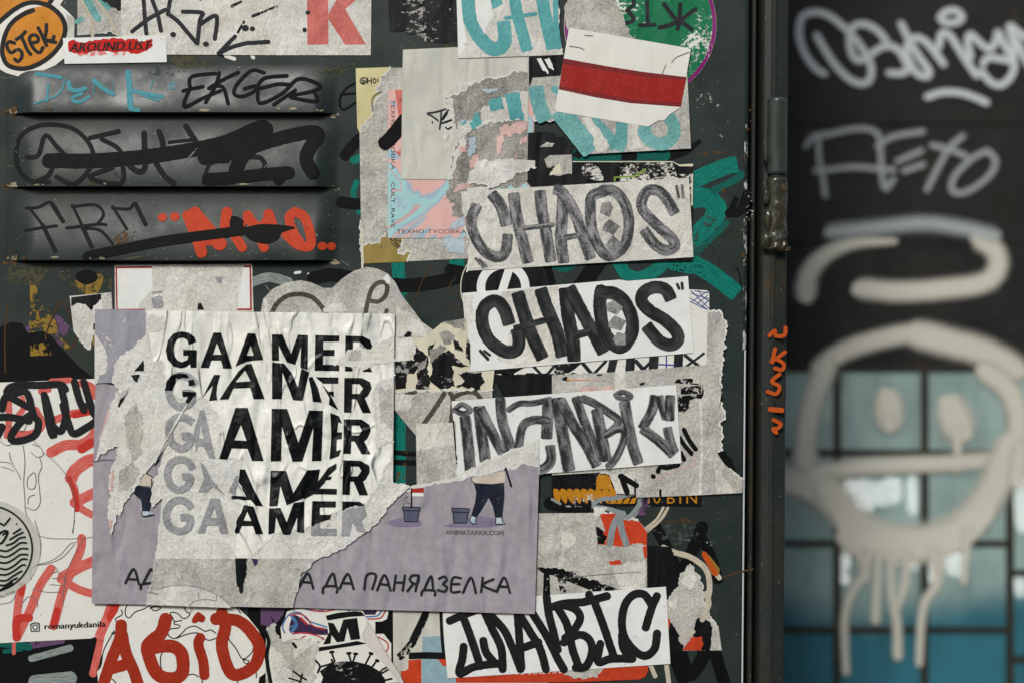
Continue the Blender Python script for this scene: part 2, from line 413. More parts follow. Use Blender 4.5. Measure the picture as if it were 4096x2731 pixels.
def text(body, x0, y0, x1, y1, h, slant=0.0):
    """letters of the built-in font, set on the line (x0,y0)-(x1,y1), cap height h"""
    cu = bpy.data.curves.new('t', 'FONT'); cu.body = body; cu.size = 1.0; cu.resolution_u = 2
    ob = bpy.data.objects.new('t', cu); COL.objects.link(ob)
    dg = bpy.context.evaluated_depsgraph_get(); me = bpy.data.meshes.new_from_object(ob.evaluated_get(dg))
    bpy.data.objects.remove(ob); bpy.data.curves.remove(cu)
    xs = [v.co.x for v in me.vertices]; a, b = min(xs), max(xs); ch = 0.729
    k = FR[2]; dx, dy = x1 - x0, y1 - y0; L = math.hypot(dx, dy); ux, uy = dx / L, dy / L
    V = []
    for v in me.vertices:
        s_ = (v.co.x - a) / (b - a) * L + slant * v.co.y / ch * h; t_ = v.co.y / ch * h
        V.append((FR[0] + (x0 + ux * s_ + uy * t_) * k, FR[1] + (y0 + uy * s_ - ux * t_) * k))
    F = [tuple(p.vertices) for p in me.polygons]
    bpy.data.meshes.remove(me)
    return ('t', V, F)

LOUV = [(262.0, 456.0), (462.0, 750.0), (757.0, 1043.0)]
LH = 0.0068
def sstep(a, b, x):
    t = max(0.0, min(1.0, (x - a) / (b - a))); return t * t * (3 - 2 * t)
def dheight(x, y):
    for a, b in LOUV:
        if a <= y <= b:
            t = (y - a) / (b - a)
            e = sstep(28, 150, x) * (1 - sstep(1262, 1352, x))
            return LH * e * (0.25 * t + 0.75 * sstep(0.0, 1.0, t))
    return 0.0

def W(x, y, h=0.0, back=0.0):
    k = (D + back) / D
    return Vector(((x - CX) * S * k, back - h, Z0 + (CY - y) * S * k))

def new_mesh(name, V, F, mat, parent=None, uv=None, origin=None, smooth_=False):
    me = bpy.data.meshes.new(name)
    o0 = origin or Vector((0, 0, 0))
    me.from_pydata([tuple(v - o0) for v in V], [], F)
    me.materials.append(MT[mat] if isinstance(mat, str) else mat)
    if uv is not None:
        l = me.uv_layers.new(name='UVMap')
        for lp in me.loops: l.data[lp.index].uv = uv[lp.vertex_index]
    if smooth_:
        for p in me.polygons: p.use_smooth = True
    ob = bpy.data.objects.new(name, me); COL.objects.link(ob)
    if parent is not None: ob.parent = parent
    return ob

THINGS = []
RIMMED = {'fibW', 'fib', 'fibD', 'fibL', 'greyp', 'white2', 'whitew', 'lilac', 'lilacworn', 'yellow', 'ochre', 'cream', 'tealflat', 'redfib'}
class Thing:
    def __init__(s, name, label, cat, group=None, back=0.0, base=None, conform=False):
        s.e = bpy.data.objects.new(name, None); COL.objects.link(s.e); s.e.empty_display_size = 0.02
        s.e['label'] = label; s.e['category'] = cat
        if group: s.e['group'] = group
        s.back = back; s.h = base; s.gs = 4e-5 if back else None; s.conform = conform; s.org = None; s.bb = None; s.marks = []
    def part(s, name, mat, shapes, dz=2.2e-5, skirt=False, step=1e-5, cup=None, parent=None, nosplit=False):
        if s.gs: step = s.gs
        flat = []
        for q in shapes: flat += q if isinstance(q, list) else [q]
        if 1 < len(flat) <= 60 and not nosplit:          # pieces that do not touch become objects of their own
            def box(q):
                w = max(q[2], q[3]) if q[0] == 's' else 0.0
                return (min(x for x, y in q[1]) - w, min(y for x, y in q[1]) - w, max(x for x, y in q[1]) + w, max(y for x, y in q[1]) + w)
            comp = []
            for q in flat:
                b = box(q); hit = [c for c in comp if any(k[0] < b[2] and k[2] > b[0] and k[1] < b[3] and k[3] > b[1] for k in c[1])]
                c = ([], [])
                for h_ in hit: c[0].extend(h_[0]); c[1].extend(h_[1]); comp.remove(h_)
                c[0].append(q); c[1].append(b); comp.append(c)
            if len(comp) > 1:
                h0 = s.h; tops = []
                order = {id(q): i for i, q in enumerate(flat)}
                for c in comp:
                    if h0 is not None and not s.conform: s.h = h0
                    ob = s.part(name, mat, sorted(c[0], key=lambda q: order[id(q)]), dz, skirt, step, cup, parent, True); tops.append(s.h)
                    if h0 is None: h0 = s.h
                s.h = max(tops); return ob
        xs, ys = [], []
        for q in flat:
            for x, y in q[1]: xs.append(x); ys.append(y)
        bb = (min(xs), min(ys), max(xs), max(ys))
        if s.conform:            # marks on the door sheet lie on each other only where they cross
            h = 1e-5
            for b, top in s.marks:
                if b[0] < bb[2] and b[2] > bb[0] and b[1] < bb[3] and b[3] > bb[1]: h = max(h, top)
            s.h = h; dz = 1e-5; step = 8e-6
        if s.h is None:
            h = 3.5e-4
            for t in THINGS:
                if not t.bb: continue
                b = t.bb
                if b[0] < bb[2] and b[2] > bb[0] and b[1] < bb[3] and b[3] > bb[1]: h = max(h, t.h + 3e-5)
            s.h = h; THINGS.append(s)
        if s.org is None:
            s.org = W((bb[0] + bb[2]) / 2, bb[3], 0, s.back); s.e.location = s.org
        s.bb = bb if s.bb is None else (min(s.bb[0], bb[0]), min(s.bb[1], bb[1]), max(s.bb[2], bb[2]), max(s.bb[3], bb[3]))
        V, F, UV = [], [], []
        hh = s.h + dz
        def addv(x, y, h, u, v):
            dh = dheight(x, y) if s.conform else 0.0
            z = h + dh + 4e-4 * min(1.0, dh / 0.0012) + (cup(x, y) if cup else 0.0)
            V.append(W(x, y, z, s.back)); UV.append((u, v)); return len(V) - 1
        def addf(ids):
            a = 0.0; n = len(ids)
            for i in range(n):
                p, q = V[ids[i]], V[ids[(i + 1) % n]]; a += p.x * q.z - q.x * p.z
            F.append(tuple(ids) if a > 0 else tuple(reversed(ids)))
        for q in flat:
            hh += step
            if q[0] == 'p':
                loops = [q[1]] + q[2]
                fl = [p for l in loops for p in l]
                tri = tessellate_polygon([[Vector((x, y, 0)) for x, y in l] for l in loops])
                ids = [addv(x, y, hh, 0.0, 0.0) for x, y in fl]
                for t in tri: addf([ids[i] for i in t])
                if skirt:
                    n = len(q[1]); lo = [addv(x, y, hh - min(s.h, 3.0e-4), 0, 0) for x, y in q[1]]
                    for i in range(n):
                        j = (i + 1) % n; F.append((ids[i], ids[j], lo[j], lo[i]))
            elif q[0] == 't':
                ids = [addv(x, y, hh, 0.0, 0.0) for x, y in q[1]]
                for t in q[2]: addf([ids[i] for i in t])
            else:
                _, c, w0, w1, cap, jit = q
                n = len(c); L = 0.0; sd = RND.uniform(0, 500); rows = []
                T = []
                for i in range(n):
                    a, b = c[max(0, i - 1)], c[min(n - 1, i + 1)]
                    d = math.dist(a, b) or 1.0; T.append(((b[0] - a[0]) / d, (b[1] - a[1]) / d))
                seq = []
                nc = 5
                ck = 1.0 if cap == 'r' else 0.22
                for k in range(nc, 0, -1):
                    f = k / nc; seq.append((c[0][0] - T[0][0] * w0 * f * ck, c[0][1] - T[0][1] * w0 * f * ck, T[0], 0.0, math.sqrt(max(0.0, 1 - f * f)) if cap == 'r' else 1 - 0.28 * f * f))
                for i in range(n): seq.append((c[i][0], c[i][1], T[i], i / (n - 1), 1.0))
                for k in range(1, nc + 1):
                    f = k / nc; seq.append((c[-1][0] + T[-1][0] * w1 * f * ck, c[-1][1] + T[-1][1] * w1 * f * ck, T[-1], 1.0, math.sqrt(max(0.0, 1 - f * f)) if cap == 'r' else 1 - 0.28 * f * f))
                nx = 5 if s.conform else 2
                pr = None
                for i, (x, y, t, f, wk) in enumerate(seq):
                    if pr: L += math.dist(pr, (x, y))
                    pr = (x, y)
                    ww = (w0 + (w1 - w0) * f) * wk
                    jl = 1 + jit * (mnoise.noise((L / 14 + sd, 0.3, sd)) + 0.6 * mnoise.noise((L / 5 + sd, 1.3, sd)))
                    jr = 1 + jit * (mnoise.noise((L / 14 + sd, 7.3, sd)) + 0.6 * mnoise.noise((L / 5 + sd, 9.3, sd)))
                    row = []
                    for m in range(nx):
                        v = -1 + 2 * m / (nx - 1); k = ww * v * (jl if v < 0 else jr)
                        row.append(addv(x - t[1] * k, y + t[0] * k, hh + step * 0.8 * i / len(seq), L + sd * 40, v))
                    rows.append(row)
                for a, b in zip(rows, rows[1:]):
                    for m in range(nx - 1): addf([a[m], a[m + 1], b[m + 1], b[m]])
        ob = new_mesh(name, V, F, mat, s.e if parent is None else parent, UV, s.org)
        s.h = max(s.h, hh)
        if mat in RIMMED and name in ('paper', 'torn_fibre', 'fibre_sheet', 'left_flap', 'upper_fibre', 'lilac_sheet', 'torn_rim', 'yellow_layer', 'ochre_layer', 'smooth_paper', 'torn_patch', 'torn_edge', 'fibre_strip', 'pale_rip'):
            rs = [('s', t, w_, w_, 'r', 0.5) for q in flat if q[0] == 'p' and len(q) > 3 for t in q[3] for w_ in (RND.uniform(3.6, 7.0),)]
            for r_ in rs: s.part('fuzzy_edge', 'rim', [r_], parent=ob, nosplit=True)
        if s.conform: s.marks.append((bb, hh + step))
        return ob

def paper_thing(name, label, mat, shapes, cat='sticker', group=None, pname='paper'):
    t = Thing(name, label, cat, group); t.part(pname, mat, shapes, skirt=True); return t

# ------------------------------------------------------------------ ground
g = new_mesh('pavement', [Vector((-40, -40, 0)), Vector((40, -40, 0)), Vector((40, 40, 0)), Vector((-40, 40, 0))], [(0, 1, 2, 3)],
             plain('pavement_concrete', (0.2, 0.195, 0.185), 0.85, 0.2, 0, 0.35, 3.0))
g['kind'] = 'structure'

# added dark wall, unseen behind the camera; blocks front sky from reflections
FW = new_mesh('sky_blocker', [Vector((x, y, z)) for y in (-5.0, -5.4) for x, z in ((-2.6, 0), (16, 0), (16, 3.1), (-2.6, 3.1))],
              [(0, 1, 2, 3), (7, 6, 5, 4), (0, 3, 7, 4), (1, 5, 6, 2), (3, 2, 6, 7)], plain('sky_blocker_dark', (0.09, 0.085, 0.08), 0.9, 0.1, 0, 0.4, 2.0))
FW['kind'] = 'structure'

# ------------------------------------------------------------------ the door leaf
def edge_x(y): return 2991 - 0.0086 * (y - 1365)
YF = CY + Z0 / S - 90          # just above the ground
YT = CY - 0.86 / S             # top of the leaf, 2.11 m
XL = -900.0
door = Thing('steel_door', 'dark green-grey steel cabinet door with pressed louvres, covered in stickers and graffiti', 'door', base=1e-5, conform=True)
door.org = W(1000, YF + 90, 0); door.e.location = door.org
V, F = [], []
R_ = 24.0
prof = [(0, 0.0)] + [(R_ * math.sin(a * math.pi / 16) , R_ * (1 - math.cos(a * math.pi / 16))) for a in range(1, 9)] + [(R_, 150.0)]
rows = []
ys = [YT, -200, 600, 1400, 2200, 3000, YF]
for y in ys:
    r = [W(XL, y, -30 * S), W(XL, y, 0)]
    for dx, dep in prof: r.append(W(edge_x(y) - R_ + dx, y, -dep * S))
    rows.append(r)
m = len(rows[0])
for r in rows: V += r
for i in range(len(rows) - 1):
    for j in range(m - 1): F.append((i * m + j, (i + 1) * m + j, (i + 1) * m + j + 1, i * m + j + 1))
F.append(tuple(range(m)))
dp = new_mesh('door_sheet', V, F, 'steel', door.e, None, door.org)
for p in dp.data.polygons:
    if len(p.vertices) == 4 and p.center.x > (edge_x(1365) - R_ - CX) * S - door.org.x - 0.02: p.use_smooth = True
for a, b in LOUV:
    NX, NY = 110, 26
    V, F = [], []
    for j in range(NY + 1):
        for i in range(NX + 1):
            f = i / NX; x = 22 + (1358 - 22) * (0.5 - 0.5 * math.cos(math.pi * f)) ; y = a + (b - a) * j / NY
            wob = 0.00016 * mnoise.noise((x / 130, y / 90, a))
            V.append(W(x, y, max(2e-5, dheight(x, min(y, b)) + 3e-5 + wob * min(1, dheight(x, y) / 0.002))))
    for j in range(NY):
        for i in range(NX):
            k = j * (NX + 1) + i; F.append((k, k + NX + 1, k + NX + 2, k + 1))
    lv = new_mesh('louvre', V, F, 'louvre', door.e, None, door.org, True)
    # the lip's sheet thickness and the dark slot under it
    V2, F2, V3, F3 = [], [], [], []
    for i in range(NX + 1):
        p = V[NY * (NX + 1) + i]; hgt = -p.y
        V2 += [p.copy(), Vector((p.x, p.y + min(0.0012, hgt), p.z - 0.00035))]
        V3 += [Vector((p.x, p.y + min(0.0012, hgt), p.z - 0.00034)), Vector((p.x, -1.5e-5, p.z - 0.0006 - min(0.0012, hgt * 0.2)))]
    for i in range(NX):
        F2.append((2 * i, 2 * i + 1, 2 * i + 3, 2 * i + 2)); F3.append((2 * i, 2 * i + 1, 2 * i + 3, 2 * i + 2))
    new_mesh('lip', V2, F2, 'steel', lv, None, door.org); new_mesh('slot', V3, F3, 'gap', lv, None, door.org)
for lv in [c for c in door.e.children if c.name.startswith('louvre')]: pass
rim = new_mesh('hem', [W(-250, 240, 0.0003), W(20, 240, 0.0003), W(20, 252, 0.0003), W(-250, 252, 0.0003)], [(3, 2, 1, 0)], 'steel', door.e, None, door.org)

MT['edge_shine'] = flake('edge_highlight_pale', lin(240, 243, 240), 0.8, 260, 0.25, (1, 1, 0.35))  # pale colour for the highlight painted along the door fold
MT['edge_shine2'] = flake('edge_highlight_broken', lin(190, 195, 190), 0.4, 300, 0.3, (1, 1, 0.35))
for nm, mt, y0, y1, xa, xb in (('edge_highlight', 'edge_shine', 1400, 2900, 0.30, 0.52), ('edge_highlight', 'edge_shine2', 500, 1420, 0.10, 0.55)):  # flaky pale strips laid on the fold in place of its highlight
    V, F = [], []
    for i in range(31):
        y = y0 + (y1 - y0) * i / 30
        for j in range(4):
            a = (xa + (xb - xa) * j / 3) * math.pi / 2
            V.append(W(edge_x(y) - R_ + (R_ + 0.4) * math.sin(a), y, -(R_ - (R_ + 0.4) * math.cos(a)) * S))
    for i in range(30):
        for j in range(3): F.append((i * 4 + j, i * 4 + j + 4, i * 4 + j + 5, i * 4 + j + 1))
    new_mesh(nm, V, F, mt, door.e, None, door.org, True)

# ------------------------------------------------------------------ frame post with hinge
post = Thing('door_post', 'dark steel frame post beside the stickered door, with a welded barrel hinge and orange scrawl', 'door post', base=1e-5)
def sheared(pr, mat, name, y0, y1, slope=-0.0072, sm=True, parent=None):
    V, F = [], []
    for y in (y0, y1):
        for x, dep in pr: V.append(W(x + slope * (y - 1365), y, -dep * S))
    n = len(pr)
    for j in range(n - 1): F.append((j, n + j, n + j + 1, j + 1))
    return new_mesh(name, V, F, mat, parent or post.e, None, post.org, sm)
post.org = W(3095, YF + 90, 0); post.e.location = post.org
def bend(pts, r=5.0, n=4):
    """round the corners of an open profile"""
    out = [pts[0]]
    for a, b, c in zip(pts, pts[1:], pts[2:]):
        def to(p, q, d):
            l = math.dist(p, q) or 1; d = min(d, l * 0.45); return (p[0] + (q[0] - p[0]) * d / l, p[1] + (q[1] - p[1]) * d / l)
        p, q = to(b, a, r), to(b, c, r)
        for i in range(n + 1):
            t = i / n; out.append(((1 - t) ** 2 * p[0] + 2 * t * (1 - t) * b[0] + t * t * q[0], (1 - t) ** 2 * p[1] + 2 * t * (1 - t) * b[1] + t * t * q[1]))
    return out + [pts[-1]]
YP0, YP1 = CY - 1.0 / S, CY + Z0 / S
sheared([(2900, 190), (3060, 190)], 'gap', 'rebate', YP0, YP1)
sheared(bend([(3003, 180), (3006, 60), (3012, 46), (3022, 46), (3030, 62), (3033, 180)], 4), 'steel_post', 'seal_strip', YP0, YP1)
sheared(bend([(3042, 180), (3044, 34), (3052, 14), (3078, 10), (3090, -6), (3100, 6), (3118, 12), (3146, 22), (3153, 40), (3153, 330)], 7), 'steel_post', 'post_profile', YP0, YP1)
def barrel(name, y0, y1, rx, lumpy, mat='steel_post'):
    V, F = [], []; NA, NH = 28, 36
    for j in range(NH + 1):
        t = j / NH; y = y0 + (y1 - y0) * t
        endk = min(1.0, math.sqrt(max(0.0, min(t, 1 - t) * (y1 - y0) / 6.0)) if min(t, 1 - t) * (y1 - y0) < 6 else 1.0)
        for i in range(NA):
            a = 2 * math.pi * i / NA
            q = rx * (0.9 + 0.1 * endk)
            if lumpy: q *= 1 + lumpy * (mnoise.noise((math.cos(a) * 1.2, math.sin(a) * 1.2 + 5, t * 6)) * 0.35 + 0.22 * mnoise.noise((math.cos(a) * 3, math.sin(a) * 3, t * 17))) * (0.4 + sstep(0.35, 1, t))
            V.append(W(3103 - 0.0072 * (y - 1365) + q * math.cos(a), y, (2 + q * 0.95 * math.sin(a)) * S))
    for j in range(NH):
        for i in range(NA):
            k = (i + 1) % NA; F.append((j * NA + i, (j + 1) * NA + i, (j + 1) * NA + k, j * NA + k))
    F.append(tuple(range(NA))); F.append(tuple(reversed(range(NH * NA, NH * NA + NA))))
    ob = new_mesh(name, V, F, mat, post.e, None, post.org)
    for p in ob.data.polygons: p.use_smooth = len(p.vertices) == 4
    return ob
MT['hinge'] = steel('hinge_paint', lin(44, 51, 50), 0.3, 0.8, 0.35)
MT['hinge2'] = steel('hinge_weld_paint', lin(44, 46, 40), 0.16, 1.2, 0.5)
barrel('hinge_knuckle', 394, 702, 40, 0.0, 'hinge')
KN = barrel('hinge_knuckle', 712, 1000, 42, 0.55, 'hinge2')
barrel('hinge_pin', 700, 714, 32, 0.0, 'rustline' if False else 'steel_post')
def blob(name, cx, cy, rx, ry, rz, mat, seed):
    V, F = [], []; NA, NH = 18, 10
    for j in range(NH + 1):
        ph = math.pi * j / NH
        for i in range(NA):
            a = 2 * math.pi * i / NA
            d = Vector((math.cos(a) * math.sin(ph), math.sin(a) * math.sin(ph), math.cos(ph)))
            q = 1 + 0.35 * mnoise.noise(d * 1.7 + Vector((seed, 0, 0)))
            V.append(W(cx + d.x * rx * q, cy - d.z * rz * q, (18 + d.y * ry * q) * S))
    for j in range(NH):
        for i in range(NA):
            k = (i + 1) % NA; F.append((j * NA + i, (j + 1) * NA + i, (j + 1) * NA + k, j * NA + k))
    return new_mesh(name, V, F, mat, post.e, None, post.org, True)
for i, (x, y, a, b) in enumerate([(3062, 960, 22, 40), (3110, 996, 46, 14), (3068, 880, 16, 46), (3060, 790, 14, 40), (3128, 985, 18, 24), (3056, 640, 7, 16), (3142, 1003, 14, 9)]):
    blob('weld_bead', x, y, a, 22, b, 'hinge2', i * 3.7).parent = KN
fr(2600, 1300, 700 / 767)
post.part('orange_scrawl', 'paint_orange2', sts(17, '522 46 546 24 550 48 588 44 592 12', '547 104 534 162', '530 158 560 140 590 118', '548 146 584 168 578 194 546 188', '566 214 532 246 566 268 552 300 514 290', '540 414 572 432 556 452 536 452 552 470') + [st('526 368 576 372', 22)], cup=lambda x, y: 0.0014)
fr(2600, 300, 700 / 998)
post.part('rust_streak', 'rust', [poly('650 590 690 590 690 640 650 650'), poly('740 600 770 620 760 700 730 640'), poly('660 700 680 690 690 760 670 780')], cup=lambda x, y: 0.0085)

# ------------------------------------------------------------------ the gate in the background, half a metre behind
BK = 0.5
gate = Thing('glazed_steel_gate', 'black steel gate with teal panes, sprayed with pale tags and a dripping smiling face', 'gate', back=BK, base=1e-5)
MT['gate_black'] = steel('gate_black_paint', lin(27, 28, 28), 0.5, 0.5)
MT['gate_bar'] = steel('gate_bar_paint', lin(38, 40, 36), 0.5, 0.9)
n = NB('pane_glass', 0.2, 0.3)
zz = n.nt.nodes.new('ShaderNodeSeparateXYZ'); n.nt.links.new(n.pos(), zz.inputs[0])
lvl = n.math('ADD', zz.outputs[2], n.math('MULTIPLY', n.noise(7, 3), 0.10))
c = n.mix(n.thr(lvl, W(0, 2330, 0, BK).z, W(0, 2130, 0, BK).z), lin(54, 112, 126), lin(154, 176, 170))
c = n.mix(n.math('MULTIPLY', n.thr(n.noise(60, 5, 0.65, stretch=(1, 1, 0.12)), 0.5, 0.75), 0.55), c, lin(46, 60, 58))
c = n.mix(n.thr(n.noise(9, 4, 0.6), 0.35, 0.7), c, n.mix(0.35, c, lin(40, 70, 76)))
n.color(c); n.bump(n.noise(18, 2), 0.003, 0.35)
n.alpha(0.9); MT['pane'] = n.m
MT['spray'] = spray('pale_spray_paint', lin(200, 197, 182), 0.3, 0.97)
MT['spray_soft'] = spray('thin_spray_mist', lin(182, 190, 187), 0.1, 0.7)
MT['spray_grey'] = spray('grey_tag_paint', lin(196, 202, 199), 0.6)
MT['spray_dim'] = spray('dull_tag_paint', lin(180, 186, 183), 0.4, 0.65)
MT['spray_flat'] = plain('pale_spray_fill', lin(200, 197, 182), 0.55, 0.3, 0, 0.15, 14)
gate.org = W(3800, CY + Z0 / S * D / (D + BK), 0, BK); gate.e.location = gate.org
def gbox(name, x0, y0, x1, y1, d0, d1, mat, parent=None):
    """box on the gate plane; d0 front, d1 back (metres towards the viewer)"""
    a, b = W(x0, y0, 0, BK), W(x1, y1, 0, BK)
    V = [Vector((x, BK - d, z)) for d in (d0, d1) for x, z in ((a.x, a.z), (b.x, a.z), (b.x, b.z), (a.x, b.z))]
    F = [(0, 3, 2, 1), (4, 5, 6, 7), (0, 1, 5, 4), (1, 2, 6, 5), (2, 3, 7, 6), (3, 0, 4, 7)]
    return new_mesh(name, V, F, mat, parent or gate.e, None, gate.org)
GX0, GX1 = 2300.0, 5200.0
GYB = CY + Z0 / S * D / (D + BK) - 5
for y0, y1, d in [(-1400, 498, 0.002), (503, 976, 0.001), (981, 1466, 0.0026)]:
    gbox('upper_panel', GX0, y0, GX1, y1, d, d - 0.03, 'gate_black')
gbox('backing_sheet', GX0 + 5, -1390, GX1 - 5, 1466, -0.035, -0.04, 'gate_black')
vb = [2300, 2645, 2995, 3347, 3697, 4038, 4388, 4738, 5088]
hb = [1472, 1808, 2170, 2515, 2870, 3220, 3570, 3920]
for x in vb: gbox('upright_bar', x - 15, 1466, x + 15, GYB, 0.003, -0.02, 'gate_bar')
for i, (xa, xb) in enumerate(zip(vb, vb[1:])):
    for y in hb:
        yy = y + (118 if xa >= 4000 and y > 1900 else 0)
        gbox('cross_bar', xa + 15, yy - 12, xb - 15, yy + 12, 0.0024, -0.02, 'gate_bar')
    for ya, yb in zip(hb, hb[1:]):
        o_ = 118 if xa >= 4000 else 0
        ya2 = ya + (o_ if ya > 1900 else 0); yb2 = yb + (o_ if yb > 1900 else 0)
        gbox('pane', xa + 13, ya2 + 10, xb - 13, yb2 - 10, 0.0, -0.004, 'pane')
gbox('kick_panel', GX0, hb[-1] + 12, GX1, GYB, 0.0, -0.03, 'gate_black')
fr(3050, 800, 1046 / 1640)
zb = 0.0031
def gcup(dz): return lambda x, y: dz
gate.part('spray_ring', 'spray', [st('270 560 285 470 360 370 480 300 620 268 820 262', 190, w2=50), st('1380 262 1450 320 1470 420 1380 520 1100 562 850 575 640 560', 180)], cup=gcup(zb))
gate.part('spray_mist', 'spray_soft', [st('450 200 700 178 1000 150 1250 180 1420 220', 150)], cup=gcup(zb + 2e-5))
gate.part('spray_crown', 'spray', [st('370 1040 500 950 700 880 900 840 1050 838', 170), st('1000 850 1200 900 1400 960 1540 1040', 250), st('1420 1090 1530 1180 1590 1330 1590 1600', 200)], cup=gcup(0.0032))
gate.part('spray_cheek', 'spray', [st('390 1060 320 1230 275 1420 265 1600', 190), st('265 1600 265 1760', 200)], cup=gcup(0.0032))
gate.part('spray_eye', 'spray', [ell(0, 0, 1, 1)] and [st('785 1305 785 1320', 275), st('785 1380 782 1465', 110, w2=20)], cup=gcup(0.00325))
gate.part('spray_eye', 'spray', [st('1200 1360 1205 1375', 320), st('1215 1440 1215 1600 1205 1680', 90, w2=70)], cup=gcup(0.00325))
fr(3050, 1700, 1046 / 1591)
gate.part('spray_smile', 'spray', [st('150 330 300 380 420 460', 250), st('330 290 600 250 900 235 1150 225 1450 200', 150), st('420 420 520 560 640 640 800 690 1000 690 1180 620 1330 480 1420 330 1480 180', 290), st('560 700 760 760 1000 750 1180 660', 230),
     st('520 680 700 730 900 745 1100 720', 170), st('1560 180 1540 300', 160)], cup=gcup(0.00325))
gate.part('spray_chin', 'spray_flat', [poly('450 500 540 590 700 645 900 655 1100 615 1280 505 1390 420 1400 540 1290 690 1200 750 1050 790 900 800 640 800 530 780 470 690', sm=True)], cup=gcup(0.0032))
gate.part('spray_drips', 'spray', [st('590 780 610 900 540 1010 498 1150 495 1300 503 1485', 92, w2=62), st('640 780 620 920', 76), st('700 780 690 1000 682 1165', 70, w2=84), st('775 780 775 980 790 1090 812 1200 815 1385', 66, w2=86), st('868 780 865 940 820 1080', 76),
     st('1030 760 1060 940 985 1060 958 1200 946 1435', 96, w2=60), st('1240 640 1215 940', 90, w2=60), st('1080 780 1070 930', 60)], cup=gcup(0.0033))
fr(3050, 0, 1046 / 1822)
gate.part('sprayed_tag', 'spray_grey', sts(58, '420 520 360 480 290 380 250 250 270 130 350 95 440 110 540 180 640 280 720 400 750 480 740 560 690 590 600 560 500 460 420 340 375 260', '850 285 780 210 690 175 620 200 600 290 620 390 670 430 740 390 820 340 890 330 950 370 990 440 1000 500 940 520 880 515',
     '960 180 1010 280 1080 400 1150 500 1140 540 1070 520 1010 420 1000 320 1060 270 1130 300 1190 370 1250 450', '1220 330 1240 240 1290 250 1340 320 1410 430 1480 530', '1440 400 1420 300 1440 250 1520 320 1580 350 1620 280 1630 230 1680 330 1740 430', '1530 450 1560 410 1650 420 1740 450 1720 540 1650 600 1580 580 1520 510', '1740 420 1740 330 1710 190 1780 240 1860 290', '1760 290 1820 420 1880 520',
     '1230 130 1270 90 1340 85 1380 130 1340 165 1260 165 1235 140', '1145 680 1250 650 1370 655 1480 690 1545 720'), cup=gcup(zb))
gate.part('sprayed_scrawl', 'spray_dim', sts(58, '300 1020 350 960 430 940', '380 960 390 1120 410 1220 430 1360', '370 1195 480 1185 620 1170 780 1180 900 1190', '430 950 600 910 720 905 800 950 815 1080 820 1180 830 1260 850 1320 900 1260', '800 1020 900 960 1100 925', '940 1125 1090 1060', '985 1195 1100 1155', '1180 1020 1300 1050 1400 1090', '1380 960 1290 1040 1210 1180 1140 1320', '1550 1060 1450 1110 1330 1230 1310 1330 1380 1350 1500 1290 1590 1200 1610 1120 1570 1070'), cup=gcup(zb))
# pane reflections, built as added glowing blobs behind the glass
n = NB('reflection_glow', 0.5); em = n.nt.nodes.new('ShaderNodeEmission'); em.inputs[0].default_value = (1.0, 0.98, 0.94, 1); em.inputs[1].default_value = 24.0
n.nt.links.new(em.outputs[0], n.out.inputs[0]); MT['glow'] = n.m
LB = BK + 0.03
def pane_glint(label, pts_boxes):
    e = bpy.data.objects.new('pane_reflection', None); COL.objects.link(e); e['label'] = label; e['category'] = 'lit window'; e['group'] = 'glowing blobs added as pane reflections'
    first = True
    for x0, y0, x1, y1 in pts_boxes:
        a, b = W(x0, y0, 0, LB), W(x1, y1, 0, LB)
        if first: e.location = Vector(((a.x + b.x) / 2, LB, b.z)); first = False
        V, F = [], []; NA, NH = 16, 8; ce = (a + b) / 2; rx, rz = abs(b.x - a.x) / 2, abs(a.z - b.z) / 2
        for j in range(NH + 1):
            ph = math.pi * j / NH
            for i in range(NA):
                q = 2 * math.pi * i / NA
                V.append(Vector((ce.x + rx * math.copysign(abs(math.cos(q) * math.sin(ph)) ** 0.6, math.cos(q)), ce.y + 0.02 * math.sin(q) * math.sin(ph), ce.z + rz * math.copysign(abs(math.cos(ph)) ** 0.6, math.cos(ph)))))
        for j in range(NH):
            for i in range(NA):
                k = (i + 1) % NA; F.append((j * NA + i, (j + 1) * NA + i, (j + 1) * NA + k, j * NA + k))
        new_mesh('light', V, F, 'glow', e, None, e.location, True)  # glowing blob that stands for a reflection in the pane
pane_glint('cluster of white reflections, made as glowing blobs, in the pane in the painted mouth', [(3380, 1920, 3440, 1990), (3420, 1915, 3500, 2040), (3490, 1925, 3560, 2020), (3540, 1905, 3600, 2010)])
pane_glint('thin upright white reflection, made as a glowing blob, beside the dark bar in the painted mouth', [(3640, 1900, 3662, 2060)])
pane_glint('row of small white reflections, made as glowing blobs, along the foot of the painted chin', [(3352, 2210, 3392, 2270), (3352, 2280, 3388, 2330), (3560, 2215, 3590, 2250), (3640, 2230, 3670, 2275), (3720, 2240, 3750, 2330)])
pane_glint('white reflection, made as a glowing blob, among the paint drips', [(3790, 2200, 3840, 2300)])
pane_glint('tall white reflection, made as a glowing blob, at the right-hand column of panes', [(4072, 1900, 4110, 2130)])
pane_glint('small white reflection, made as a glowing blob, low in the right-hand column of panes', [(4060, 2310, 4090, 2380)])

